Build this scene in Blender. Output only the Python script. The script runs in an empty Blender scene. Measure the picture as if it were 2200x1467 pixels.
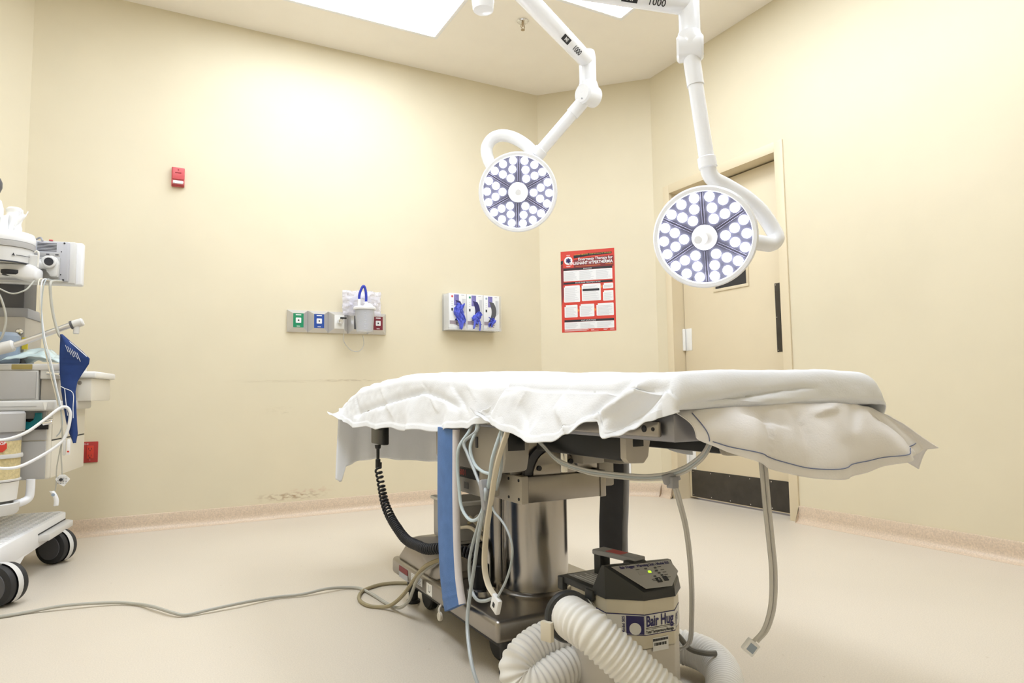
import bpy, bmesh, math, random
from mathutils import Vector, Matrix, noise
random.seed(7)
R = math.radians
V = Vector
scene = bpy.context.scene
C = scene.collection

# ------------------------------------------------------------------ camera
CAM = V((0, 0, .72))
yaw, pitch, roll, FPX = R(28.537), R(4.458), R(-.797), 1449.7
fw = V((math.sin(yaw)*math.cos(pitch), math.cos(yaw)*math.cos(pitch), math.sin(pitch)))
rt = V((math.cos(yaw), -math.sin(yaw), 0)); upv = rt.cross(fw)
rt2 = math.cos(roll)*rt + math.sin(roll)*upv
up2 = -math.sin(roll)*rt + math.cos(roll)*upv
cd = bpy.data.cameras.new('camera'); cam = bpy.data.objects.new('camera', cd); C.objects.link(cam)
cd.sensor_width = 36; cd.lens = FPX/2200*36; cd.clip_start = .05
M = Matrix((rt2, up2, -fw)).transposed().to_4x4(); M.translation = CAM
cam.matrix_world = M
scene.camera = cam
# ------------------------------------------------------------------ world and exposure
w = bpy.data.worlds.new('world'); scene.world = w; w.use_nodes = True
w.node_tree.nodes['Background'].inputs[0].default_value = (.9, .9, 1, 1)
w.node_tree.nodes['Background'].inputs[1].default_value = .3
scene.view_settings.view_transform = 'Standard'; scene.view_settings.look = 'None'
scene.view_settings.gamma = 1; scene.view_settings.use_curve_mapping = False
scene.view_settings.exposure = 0.58
PANEL = 8.0        # radiance of the ceiling panels
LEDS = 14.0        # radiance of the lamp lenses

# ------------------------------------------------------------------ materials
def lin(r, g, b):
    f = lambda c: (c/255/12.92) if c/255 <= .04045 else ((c/255+.055)/1.055)**2.4
    return (f(r), f(g), f(b), 1)
MATS = {}
def mat(name, col, rough=.5, metal=0, spec=.5, noise_amt=0, noise_scale=30, bump=0, bump_scale=200, trans=0, ior=1.45, alpha=1,
        emit=0, coat=0, sub=0, aniso=0, stretch=None):
    m = bpy.data.materials.new(name); m.use_nodes = True
    nt = m.node_tree; b = nt.nodes['Principled BSDF']
    b.inputs['Base Color'].default_value = col
    b.inputs['Roughness'].default_value = rough; b.inputs['Metallic'].default_value = metal
    b.inputs['Specular IOR Level'].default_value = spec; b.inputs['IOR'].default_value = ior
    b.inputs['Transmission Weight'].default_value = trans; b.inputs['Alpha'].default_value = alpha
    b.inputs['Coat Weight'].default_value = coat
    if emit:
        b.inputs['Emission Color'].default_value = col; b.inputs['Emission Strength'].default_value = emit
    tc = nt.nodes.new('ShaderNodeTexCoord')
    src = tc.outputs['Object']
    if stretch:
        mp = nt.nodes.new('ShaderNodeMapping'); mp.inputs['Scale'].default_value = stretch
        nt.links.new(src, mp.inputs[0]); src = mp.outputs[0]
    if noise_amt:
        n = nt.nodes.new('ShaderNodeTexNoise'); n.inputs['Scale'].default_value = noise_scale; n.inputs['Detail'].default_value = 5
        nt.links.new(src, n.inputs['Vector'])
        r = nt.nodes.new('ShaderNodeValToRGB')
        r.color_ramp.elements[0].position = .3; r.color_ramp.elements[1].position = .7
        r.color_ramp.elements[0].color = [c*(1-noise_amt) for c in col[:3]]+[1]
        r.color_ramp.elements[1].color = [min(1, c*(1+noise_amt*.6)) for c in col[:3]]+[1]
        nt.links.new(n.outputs[0], r.inputs[0]); nt.links.new(r.outputs[0], b.inputs['Base Color'])
    if bump:
        n2 = nt.nodes.new('ShaderNodeTexNoise'); n2.inputs['Scale'].default_value = bump_scale; n2.inputs['Detail'].default_value = 3
        nt.links.new(src, n2.inputs['Vector'])
        bp = nt.nodes.new('ShaderNodeBump'); bp.inputs['Strength'].default_value = bump; bp.inputs['Distance'].default_value = .002
        nt.links.new(n2.outputs[0], bp.inputs['Height']); nt.links.new(bp.outputs[0], b.inputs['Normal'])
    MATS[name] = m
    return m

def emat(name, col, strength):
    m = bpy.data.materials.new(name); m.use_nodes = True
    nt = m.node_tree; nt.nodes.clear()
    o = nt.nodes.new('ShaderNodeOutputMaterial'); e = nt.nodes.new('ShaderNodeEmission')
    e.inputs[0].default_value = col; e.inputs[1].default_value = strength
    nt.links.new(e.outputs[0], o.inputs[0]); MATS[name] = m; return m

WALLCOL = (.72, .645, .475, 1)
mat('wall', WALLCOL, .55, noise_amt=.025, noise_scale=3, bump=.08, bump_scale=60)
mat('ceiling', (.92, .87, .79, 1), .8, noise_amt=.02, noise_scale=4)
mat('floor', (.64, .572, .475, 1), .3, spec=.4, noise_amt=.02, noise_scale=1.6)
mat('cove', (.66, .53, .40, 1), .3, noise_amt=.16, noise_scale=150)
mat('doorframe', (.72, .62, .44, 1), .4)
mat('doorleaf', (.72, .62, .44, 1), .38, noise_amt=.03, noise_scale=3)
mat('darkplate', (.055, .048, .040, 1), .35, metal=.25, noise_amt=.25, noise_scale=12)
mat('blackglass', (.03, .03, .035, 1), .08)
mat('white', (.86, .86, .87, 1), .35)
mat('offwhite', (.80, .79, .76, 1), .4)
mat('lampwhite', (.86, .87, .90, 1), .22, coat=.3)
mat('lampface', (.085, .085, .120, 1), .12, noise_amt=.12, noise_scale=14)
mat('lampline', (.30, .29, .42, 1), .3)
mat('sheet', (.86, .88, .93, 1), .85, bump=.25, bump_scale=260, spec=.2)
mat('sheet2', (.86, .84, .84, 1), .85, bump=.25, bump_scale=260, spec=.2)
mat('stitch', (.17, .20, .33, 1), .8)
mat('mattress', (.04, .04, .045, 1), .6)
mat('steel', (.44, .42, .40, 1), .22, metal=1, noise_amt=.05, noise_scale=5, stretch=(6, 6, .3))
mat('steelflat', (.37, .345, .315, 1), .30, metal=1, noise_amt=.14, noise_scale=6, bump=.04, bump_scale=40)
mat('chrome', (.75, .75, .76, 1), .12, metal=1)
mat('alu', (.66, .66, .68, 1), .32, metal=.85)
mat('railgrey', (.30, .30, .33, 1), .35, metal=.7)
mat('black', (.012, .012, .013, 1), .35)
mat('rubber', (.02, .02, .022, 1), .55)
mat('darkgrey', (.09, .09, .10, 1), .45)
mat('midgrey', (.34, .34, .36, 1), .45)
mat('beige', (.44, .405, .35, 1), .38, noise_amt=.05, noise_scale=12)
mat('beigelight', (.56, .51, .43, 1), .38)
mat('straprblue', (.10, .20, .46, 1), .85, noise_amt=.12, noise_scale=25, bump=.5, bump_scale=400)
mat('strapwhite', (.74, .70, .72, 1), .85, bump=.4, bump_scale=500)
mat('strapgrey', (.13, .13, .15, 1), .8, noise_amt=.08, noise_scale=20)
mat('tubeclear', (.62, .60, .56, 1), .15, coat=.5, alpha=.8)
mat('tubegrey', (.42, .46, .48, 1), .35)
mat('tubeblue', (.55, .64, .68, 1), .3)
mat('tubebeige', (.72, .65, .52, 1), .3)
mat('cordgrey', (.42, .41, .36, 1), .5)
mat('cordtan', (.32, .27, .16, 1), .5)
mat('corddark', (.15, .14, .12, 1), .5)
mat('hugbody', (.70, .64, .52, 1), .42, noise_amt=.04, noise_scale=10)
mat('huglow', (.62, .58, .53, 1), .45)
mat('hugblack', (.035, .036, .037, 1), .42)
mat('hugpanel', (.46, .45, .44, 1), .4)
mat('hose', (.84, .82, .78, 1), .55)
mat('navy', (.035, .03, .13, 1), .5)
mat('ink', (.02, .02, .025, 1), .6)
mat('paper', (.80, .80, .81, 1), .6)
mat('red', (.42, .035, .03, 1), .45, noise_amt=.08, noise_scale=10)
mat('redpink', (.62, .10, .11, 1), .4)
mat('darkred', (.30, .02, .02, 1), .45)
mat('posterred', (.60, .048, .028, 1), .5)
mat('maroon', (.20, .02, .025, 1), .5)
mat('yellow', (.80, .62, .05, 1), .5)
mat('orange', (.80, .25, .03, 1), .5)
mat('green', (.01, .24, .11, 1), .4)
mat('gasblue', (.02, .07, .32, 1), .4)
mat('gasmaroon', (.19, .02, .035, 1), .4)
mat('lineprint', (.45, .45, .47, 1), .7)
mat('bluetube', (.03, .05, .42, 1), .25)
mat('clearplastic', (.85, .87, .90, 1), .08, alpha=.28, coat=.4)
mat('bagplastic', (.78, .78, .92, 1), .10, alpha=.36, coat=.6)
mat('bagaqua', (.70, .84, .85, 1), .15, alpha=.65, coat=.6, noise_amt=.08, noise_scale=20)
mat('acrylic', (.85, .86, .88, 1), .06, alpha=.22)
mat('glovebox', (.78, .78, .78, 1), .55)
mat('glovepurple', (.22, .20, .48, 1), .55, noise_amt=.25, noise_scale=30)
mat('glove', (.10, .13, .62, 1), .6, noise_amt=.2, noise_scale=40)
mat('skin', (.30, .25, .28, 1), .6)
mat('mgrey', (.44, .43, .42, 1), .42)
mat('mlight', (.64, .63, .61, 1), .42)
mat('mcream', (.72, .68, .59, 1), .42)
mat('mwhite', (.80, .80, .81, 1), .4)
mat('monback', (.48, .48, .51, 1), .45)
mat('teal', (.005, .20, .24, 1), .4)
mat('granules', (.66, .55, .30, 1), .8, noise_amt=.18, noise_scale=90, bump=.6, bump_scale=150)
mat('cuffblue', (.010, .038, .17, 1), .7, noise_amt=.15, noise_scale=20)
mat('foam', (.88, .88, .88, 1), .7)
mat('amber', (.42, .33, .10, 1), .15, alpha=.8)
mat('brass', (.42, .33, .22, 1), .3, metal=1)
mat('bottleblue', (.30, .36, .45, 1), .3)
emat('panel_light', (.88, .95, 1.05, 1), PANEL*.92)
emat('panel_light_left', (.88, .95, 1.05, 1), PANEL*1.18)
emat('led', (.93, .95, 1, 1), LEDS)
emat('led_green', (.45, 1, .03, 1), 1.2)

def wall_stains():
    """scuffs on the main wall: brown rub marks above the cove and a rubbed line at trolley height"""
    m = MATS['wall'].copy(); m.name = 'wall_scuffed'; MATS['wall_scuffed'] = m
    nt = m.node_tree; b = nt.nodes['Principled BSDF']
    base = b.inputs['Base Color'].links[0].from_socket
    tc = nt.nodes.new('ShaderNodeTexCoord'); sp = nt.nodes.new('ShaderNodeSeparateXYZ'); nt.links.new(tc.outputs['Object'], sp.inputs[0])
    def band(sock, c, hw):
        s = nt.nodes.new('ShaderNodeMath'); s.operation = 'SUBTRACT'; nt.links.new(sock, s.inputs[0]); s.inputs[1].default_value = c
        d = nt.nodes.new('ShaderNodeMath'); d.operation = 'DIVIDE'; nt.links.new(s.outputs[0], d.inputs[0]); d.inputs[1].default_value = hw
        p = nt.nodes.new('ShaderNodeMath'); p.operation = 'MULTIPLY'; nt.links.new(d.outputs[0], p.inputs[0]); nt.links.new(d.outputs[0], p.inputs[1])
        o = nt.nodes.new('ShaderNodeMath'); o.operation = 'SUBTRACT'; o.inputs[0].default_value = 1; o.use_clamp = True; nt.links.new(p.outputs[0], o.inputs[1])
        return o.outputs[0]
    def mul(a, c):
        o = nt.nodes.new('ShaderNodeMath'); o.operation = 'MULTIPLY'; nt.links.new(a, o.inputs[0])
        if isinstance(c, float): o.inputs[1].default_value = c
        else: nt.links.new(c, o.inputs[1])
        return o.outputs[0]
    def nz(scale, lo, hi, sc=(1, 1, 1)):
        mp = nt.nodes.new('ShaderNodeMapping'); mp.inputs['Scale'].default_value = sc; nt.links.new(tc.outputs['Object'], mp.inputs[0])
        n = nt.nodes.new('ShaderNodeTexNoise'); n.inputs['Scale'].default_value = scale; n.inputs['Detail'].default_value = 6; nt.links.new(mp.outputs[0], n.inputs['Vector'])
        r = nt.nodes.new('ShaderNodeMapRange'); r.inputs['From Min'].default_value = lo; r.inputs['From Max'].default_value = hi; nt.links.new(n.outputs[0], r.inputs['Value'])
        return r.outputs[0]
    col = base
    for (cx, hx, cz, hz, nsc, lo, hi, st, c, sc) in [
            (.80, .22, .122, .026, 30, .47, .62, .75, (.34, .21, .11, 1), (1, 1, 2.5)),
            (.92, .16, .150, .022, 26, .48, .66, .35, (.55, .25, .17, 1), (1, 1, 2)),
            (.80, .42, .818, .010, 30, .42, .7, .40, (.42, .33, .20, 1), (.4, 1, 6)),
            (1.13, .25, .822, .008, 40, .46, .62, .55, (.36, .27, .15, 1), (.6, 1, 6)),
            (.73, .10, .640, .030, 30, .50, .70, .25, (.42, .34, .20, 1), (1, 1, 3))]:
        k = mul(mul(mul(band(sp.outputs[0], cx, hx), band(sp.outputs[2], cz, hz)), nz(nsc, lo, hi, sc)), st)
        mx = nt.nodes.new('ShaderNodeMixRGB'); nt.links.new(k, mx.inputs[0]); nt.links.new(col, mx.inputs[1]); mx.inputs[2].default_value = c
        col = mx.outputs[0]
    nt.links.new(col, b.inputs['Base Color'])
wall_stains()

def floor_mat():
    m = MATS['floor']; nt = m.node_tree; b = nt.nodes['Principled BSDF']
    base = b.inputs['Base Color'].links[0].from_socket
    tc = nt.nodes.new('ShaderNodeTexCoord')
    n = nt.nodes.new('ShaderNodeTexNoise'); n.inputs['Scale'].default_value = 260; n.inputs['Detail'].default_value = 3; nt.links.new(tc.outputs['Object'], n.inputs['Vector'])
    r = nt.nodes.new('ShaderNodeMapRange'); r.inputs['From Min'].default_value = .35; r.inputs['From Max'].default_value = .65
    r.inputs['To Min'].default_value = .93; r.inputs['To Max'].default_value = 1.05; nt.links.new(n.outputs[0], r.inputs['Value'])
    mx = nt.nodes.new('ShaderNodeMixRGB'); mx.blend_type = 'MULTIPLY'; mx.inputs[0].default_value = 1
    nt.links.new(base, mx.inputs[1]); nt.links.new(r.outputs[0], mx.inputs[2])
    # scattered dirt specks
    v = nt.nodes.new('ShaderNodeTexVoronoi'); v.inputs['Scale'].default_value = 9; nt.links.new(tc.outputs['Object'], v.inputs['Vector'])
    q = nt.nodes.new('ShaderNodeMapRange'); q.inputs['From Min'].default_value = .02; q.inputs['From Max'].default_value = .05
    q.inputs['To Min'].default_value = .45; q.inputs['To Max'].default_value = 0; nt.links.new(v.outputs['Distance'], q.inputs['Value'])
    m2 = nt.nodes.new('ShaderNodeMixRGB'); nt.links.new(q.outputs[0], m2.inputs[0]); nt.links.new(mx.outputs[0], m2.inputs[1]); m2.inputs[2].default_value = (.42, .33, .22, 1)
    nt.links.new(m2.outputs[0], b.inputs['Base Color'])
    n3 = nt.nodes.new('ShaderNodeTexNoise'); n3.inputs['Scale'].default_value = 1.5; n3.inputs['Detail'].default_value = 0; nt.links.new(tc.outputs['Object'], n3.inputs['Vector'])
    r3 = nt.nodes.new('ShaderNodeMapRange'); r3.inputs['To Min'].default_value = .30; r3.inputs['To Max'].default_value = .40; nt.links.new(n3.outputs[0], r3.inputs['Value'])
    nt.links.new(r3.outputs[0], b.inputs['Roughness'])
floor_mat()

# ------------------------------------------------------------------ geometry helpers
ROOT = {}
def thing(name, label, cat, loc=(0, 0, 0), rotz=0, group=None):
    o = bpy.data.objects.new(name, None); o.empty_display_size = .05; C.objects.link(o)
    o.location = loc; o.rotation_euler = (0, 0, rotz)
    o['label'] = label; o['category'] = cat
    if group: o['group'] = group
    ROOT[o.name] = Matrix.Translation(loc) @ Matrix.Rotation(rotz, 4, 'Z')
    return o
def tag(o, label, cat, group=None):
    o['label'] = label; o['category'] = cat
    if group: o['group'] = group
    return o
def obj(name, bm, m, parent=None, local=False, sharp=35, label=None, solid=0, origin=None):
    """bm in world coordinates (or the parent's own when local) -> one mesh object"""
    me = bpy.data.meshes.new(name)
    bmesh.ops.recalc_face_normals(bm, faces=bm.faces[:]) if not solid else None
    bm.to_mesh(me); bm.free()
    if parent is not None:
        Mr = ROOT[parent.name]
        if not local: me.transform(Mr.inverted())
    for p in me.polygons: p.use_smooth = True
    me.set_sharp_from_angle(angle=R(sharp))
    o = bpy.data.objects.new(name, me); C.objects.link(o)
    me.materials.append(MATS[m] if isinstance(m, str) else m)
    if parent is not None:
        o.parent = parent; ROOT[o.name] = ROOT[parent.name]
    else:
        if origin is not None:
            me.transform(Matrix.Translation(-V(origin))); o.location = origin
            ROOT[o.name] = Matrix.Translation(V(origin))
        else: ROOT[o.name] = Matrix.Identity(4)
    if label: o['label'] = label
    if solid:
        s = o.modifiers.new('thickness', 'SOLIDIFY'); s.thickness = solid; s.offset = 0
    return o
def dup(o, parent, name=None):
    c = o.copy(); C.objects.link(c); c.parent = parent
    if name: c.name = name
    return c
def join(bm, t, mtx=None):
    me = bpy.data.meshes.new('t'); t.to_mesh(me); t.free()
    if mtx is not None: me.transform(mtx)
    bm.from_mesh(me); bpy.data.meshes.remove(me)
def box(bm, x0, x1, y0, y1, z0, z1, bev=0, seg=2, mtx=None):
    t = bmesh.new(); bmesh.ops.create_cube(t, size=1)
    for v in t.verts:
        v.co = V(((x0+x1)/2+v.co.x*(x1-x0), (y0+y1)/2+v.co.y*(y1-y0), (z0+z1)/2+v.co.z*(z1-z0)))
    if bev: bmesh.ops.bevel(t, geom=t.edges[:], offset=bev, segments=seg, affect='EDGES', profile=.5)
    join(bm, t, mtx); return bm
def B(*a, **k): return box(bmesh.new(), *a, **k)
def frame_of(d, hint=V((0, 0, 1))):
    d = V(d).normalized()
    if abs(d.dot(hint)) > .98: hint = V((1, 0, 0))
    a = hint.cross(d).normalized(); return a, d.cross(a), d
def lathe(bm, prof, o, d=(0, 0, 1), seg=32, hint=V((0, 0, 1)), arc=None):
    """prof: list of (radius, height along d)"""
    a, b, d = frame_of(d, hint); o = V(o); rings = []
    for r, h in prof:
        if r < 1e-6: rings.append([bm.verts.new(o+d*h)])
        else: rings.append([bm.verts.new(o+d*h+(a*math.cos(2*math.pi*i/seg)+b*math.sin(2*math.pi*i/seg))*r) for i in range(seg)])
    for p, q in zip(rings, rings[1:]):
        for i in range(seg):
            j = (i+1) % seg
            if len(p) == 1 and len(q) == 1: continue
            if len(p) == 1: bm.faces.new((p[0], q[i], q[j]))
            elif len(q) == 1: bm.faces.new((p[i], p[j], q[0]))
            else: bm.faces.new((p[i], p[j], q[j], q[i]))
    return bm
def cyl(bm, p0, p1, r, seg=20, r2=None, bev=0):
    p0, p1 = V(p0), V(p1); L = (p1-p0).length; r2 = r if r2 is None else r2
    if bev: prof = [(0, 0), (r-bev, 0), (r, bev), (r2, L-bev), (r2-bev, L), (0, L)]
    else: prof = [(0, 0), (r, 0), (r2, L), (0, L)]
    return lathe(bm, prof, p0, p1-p0, seg)
def spline(pts, n=8):
    pts = [V(p) for p in pts]; out = []
    P = [2*pts[0]-pts[1]]+pts+[2*pts[-1]-pts[-2]]
    for i in range(1, len(P)-2):
        a, b, c, d = P[i-1:i+3]
        for k in range(n):
            t = k/n
            out.append(.5*((2*b)+(c-a)*t+(2*a-5*b+4*c-d)*t*t+(3*b-a-3*c+d)*t**3))
    out.append(pts[-1]); return out
def resample(pts, step):
    L = [0]
    for a, b in zip(pts, pts[1:]): L.append(L[-1]+(b-a).length)
    n = max(2, int(L[-1]/step)); out = []; j = 0
    for i in range(n+1):
        s = L[-1]*i/n
        while j < len(L)-2 and L[j+1] < s: j += 1
        t = (s-L[j])/max(1e-9, L[j+1]-L[j]); out.append(pts[j].lerp(pts[j+1], t))
    return out, L[-1]
def frames(pts):
    T = [(pts[min(i+1, len(pts)-1)]-pts[max(i-1, 0)]).normalized() for i in range(len(pts))]
    a, b, _ = frame_of(T[0]); out = [(a, b)]
    for i in range(1, len(pts)):
        a = (a-T[i]*a.dot(T[i])).normalized(); out.append((a, T[i].cross(a)))
    return T, out
def tube(bm, pts, r, seg=10, n=8, smooth=True, step=None, flat=None):
    P = spline(pts, n) if smooth else [V(p) for p in pts]
    if step: P, _ = resample(P, step)
    T, F = frames(P); rings = []
    for i, p in enumerate(P):
        rr = r(i/(len(P)-1), i) if callable(r) else r
        a, b = F[i]
        if flat: a, b = a*flat[0], b*flat[1]
        rings.append([bm.verts.new(p+(a*math.cos(2*math.pi*k/seg)+b*math.sin(2*math.pi*k/seg))*rr) for k in range(seg)])
    for p, q in zip(rings, rings[1:]):
        for k in range(seg):
            bm.faces.new((p[k], p[(k+1) % seg], q[(k+1) % seg], q[k]))
    bm.faces.new(rings[0][::-1]); bm.faces.new(rings[-1]); return bm
def TU(pts, r, **k): return tube(bmesh.new(), pts, r, **k)
def prism(bm, poly, o, ex, ey, depth, bev=0):
    """poly of (a,b) in the plane o+a*ex+b*ey, extruded by depth along ex x ey"""
    o, ex, ey = V(o), V(ex).normalized(), V(ey).normalized(); n = ex.cross(ey)
    t = bmesh.new()
    f0 = [t.verts.new(o+ex*a+ey*b) for a, b in poly]; f1 = [t.verts.new(o+ex*a+ey*b+n*depth) for a, b in poly]
    t.faces.new(f0[::-1]); t.faces.new(f1); k = len(poly)
    for i in range(k): t.faces.new((f0[i], f0[(i+1) % k], f1[(i+1) % k], f1[i]))
    if bev: bmesh.ops.bevel(t, geom=t.edges[:], offset=bev, segments=2, affect='EDGES', profile=.5)
    join(bm, t); return bm
def grid(fn, nu, nv, bm=None, wrap=False):
    bm = bm or bmesh.new()
    g = [[bm.verts.new(fn(i/nu, j/nv)) for j in range(nv+1)] for i in range(nu+1)]
    for i in range(nu):
        for j in range(nv):
            bm.faces.new((g[i][j], g[i+1][j], g[i+1][j+1], g[i][j+1]))
    return bm
def rrect(w, h, r, k=4):
    out = []
    for cx, cy, a0 in ((w/2-r, h/2-r, 0), (-w/2+r, h/2-r, 90), (-w/2+r, -h/2+r, 180), (w/2-r, -h/2+r, 270)):
        for i in range(k+1):
            a = R(a0+90*i/k); out.append((cx+r*math.cos(a), cy+r*math.sin(a)))
    return out
def plate(name, m, parent, o, ex, ey, w, h, t=.0006, r=0, **k):
    """thin plate centred on o"""
    poly = rrect(w, h, r) if r else [(-w/2, -h/2), (w/2, -h/2), (w/2, h/2), (-w/2, h/2)]
    return obj(name, prism(bmesh.new(), poly, o, ex, ey, t), m, parent, sharp=20, **k)
def text(name, s, size, o, ex, ey, m, parent, align='CENTER', bold=0, sx=1, lift=.0008):
    cu = bpy.data.curves.new(name, 'FONT'); cu.body = s; cu.size = size; cu.align_x = align; cu.align_y = 'CENTER'; cu.offset = bold; cu.resolution_u = 3
    t = bpy.data.objects.new('t', cu); C.objects.link(t)
    dg = bpy.context.evaluated_depsgraph_get()
    me = bpy.data.meshes.new_from_object(t.evaluated_get(dg))
    bpy.data.objects.remove(t); bpy.data.curves.remove(cu)
    ex, ey = V(ex).normalized(), V(ey).normalized(); n = ex.cross(ey)
    Mx = Matrix((ex*sx, ey, n)).transposed().to_4x4(); Mx.translation = V(o)+n*lift
    me.transform(Mx); bm = bmesh.new(); bm.from_mesh(me); bpy.data.meshes.remove(me)
    return obj(name, bm, m, parent)
def struct(o): o['kind'] = 'structure'; return o

# ================================================================== THE ROOM
H = 2.997
PT = [V((-1.17, 3.70)), V((-.577, 4.295)), V((2.583, 4.295)), V((3.174, 3.682)), V((3.174, -1.2)), V((-1.17, -1.2))]
WN = ['wall_left_chamfer', 'wall_back', 'wall_right_chamfer', 'wall_right', 'wall_front', 'wall_left']
TH = .15
bm = B(-1.4, 3.4, -1.4, 4.5, -.1, 0); floor = struct(obj('floor', bm, 'floor')); floor['label'] = 'glossy speckled cream floor'
ceil = struct(obj('ceiling', B(-1.4, 3.4, -1.4, 4.5, H, H+.1), 'ceiling')); ceil['label'] = 'plain off-white ceiling'
DY0, DY1, DH = 2.613, 3.514, 2.10        # door opening
def offs(d):
    """room outline moved outwards by d, mitred"""
    out = []
    n = len(PT)
    for i in range(n):
        a, b, c = PT[i-1], PT[i], PT[(i+1) % n]
        d1, d2 = (b-a).normalized(), (c-b).normalized()
        n1, n2 = V((-d1.y, d1.x)), V((-d2.y, d2.x))
        k = (n1+n2); k = k/(1+n1.dot(n2)); out.append(b+k*d)
    return out
OUT = offs(TH)
for i, nm in enumerate(WN):
    a, b = PT[i], PT[(i+1) % 6]; A, Bo = OUT[i], OUT[(i+1) % 6]
    bm = bmesh.new()
    def quad_prism(p, z0, z1):
        v0 = [bm.verts.new((q.x, q.y, z0)) for q in p]; v1 = [bm.verts.new((q.x, q.y, z1)) for q in p]
        bm.faces.new(v0); bm.faces.new(v1)
        for k in range(4): bm.faces.new((v0[k], v0[(k+1) % 4], v1[(k+1) % 4], v1[k]))
    if nm == 'wall_right':
        X = PT[3].x; e = .0
        quad_prism([a, V((X, DY1)), V((X+TH, DY1)), A], 0, H)
        quad_prism([V((X, DY0)), b, Bo, V((X+TH, DY0))], 0, H)
        quad_prism([V((X, DY1)), V((X, DY0)), V((X+TH, DY0)), V((X+TH, DY1))], DH, H)
    else: quad_prism([a, b, Bo, A], 0, H)
    struct(obj(nm, bm, 'wall_scuffed' if nm == 'wall_back' else 'wall'))
# coved base: profile swept along each wall with mitred corners
PROF = [(0, .088), (.009, .088), (.011, .084), (.011, .040), (.014, .024), (.021, .011), (.033, .003), (.048, .0008), (.048, 0)]
LOOPS = [offs(-d) for d, z in PROF]
BN = ['baseboard_left_chamfer', 'baseboard_back', 'baseboard_right_chamfer', 'baseboard_right', 'baseboard_front', 'baseboard_left']
for i, nm in enumerate(BN):
    bm = bmesh.new()
    runs = [(0, 1)]
    if nm == 'baseboard_right':
        L = (PT[4]-PT[3]).length; runs = [(0, (PT[3].y-3.569)/L), ((PT[3].y-2.558)/L, 1)]
    for s0, s1 in runs:
        rows = []
        for (d, z), lp in zip(PROF, LOOPS):
            p, q = lp[i], lp[(i+1) % 6]
            rows.append([bm.verts.new((*p.lerp(q, s0), z)), bm.verts.new((*p.lerp(q, s1), z))])
        for u, v in zip(rows, rows[1:]): bm.faces.new((u[0], u[1], v[1], v[0]))
        for k in (0, 1):
            try: bm.faces.new([r[k] for r in rows])
            except Exception: pass
    struct(obj(nm, bm, 'cove', sharp=60))

# ---- door in the right wall
dx = PT[3].x
door = thing('door_1', 'closed cream door with black kick plate in the right wall', 'door', (dx, (DY0+DY1)/2, 0)); door['kind'] = 'structure'
bm = bmesh.new(); fwid = .055
for y0, y1 in ((DY0-fwid, DY0+.001), (DY1-.001, DY1+fwid)):
    box(bm, dx-.010, dx+.001, y0, y1, 0, DH+fwid, .002)
box(bm, dx-.010, dx+.001, DY0-.001, DY1+.001, DH-.001, DH+fwid, .002)
box(bm, dx-.009, dx+.145, DY0-.010, DY0+.004, 0, DH); box(bm, dx-.009, dx+.145, DY1-.004, DY1+.010, 0, DH)
box(bm, dx-.009, dx+.145, DY0, DY1, DH-.004, DH+.010)
obj('door_frame', bm, 'doorframe', door)
LX = dx+.092
leaf = obj('door_leaf', B(LX, LX+.044, DY0+.007, DY1-.008, .012, DH-.014, .002), 'doorleaf', door)
obj('door_stop', box(box(box(bmesh.new(), LX+.046, LX+.062, DY0, DY0+.02, 0, DH), LX+.046, LX+.062, DY1-.02, DY1, 0, DH), LX+.046, LX+.062, DY0, DY1, DH-.03, DH), 'darkplate', door)
kp = obj('kick_plate', B(LX-.003, LX, DY0+.03, DY1-.03, .018, .196, .001), 'darkplate', leaf)
sb = bmesh.new()
for k in range(6):
    for z in (.03, .184):
        y = DY0+.045+(DY1-DY0-.09)*k/5; cyl(sb, (LX-.0045, y, z), (LX-.002, y, z), .0035, 8)
obj('screw', sb, 'chrome', leaf)
obj('push_plate', B(LX-.0025, LX, DY0+.02, 2.737, .945, 1.352, .001), 'darkplate', leaf)
sb = bmesh.new()
for z in (.955, 1.15, 1.342): cyl(sb, (LX-.0042, 2.728, z), (LX-.002, 2.728, z), .003, 8)
obj('screw', sb, 'chrome', leaf)
wy0, wy1, wz0, wz1 = 2.945, 3.205, 1.385, 1.70
bm = bmesh.new(); t = .018
for a in ((wy0-t, wy1+t, wz0-t, wz0), (wy0-t, wy1+t, wz1, wz1+t), (wy0-t, wy0, wz0, wz1), (wy1, wy1+t, wz0, wz1)):
    box(bm, LX-.006, LX+.001, a[0], a[1], a[2], a[3], .001)
obj('window_frame', bm, 'doorleaf', leaf)
obj('window_pane', B(LX-.002, LX, wy0, wy1, wz0, wz1), 'blackglass', leaf)
for z0 in (.20, 1.0, 1.8):
    hb = bmesh.new(); cyl(hb, (LX-.012, DY1-.012, z0), (LX-.012, DY1-.012, z0+.15), .011, 14, bev=.002)
    box(hb, LX-.0035, LX, DY1-.075, DY1-.015, z0, z0+.15, .001); obj('hinge', hb, 'offwhite', door)

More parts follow.
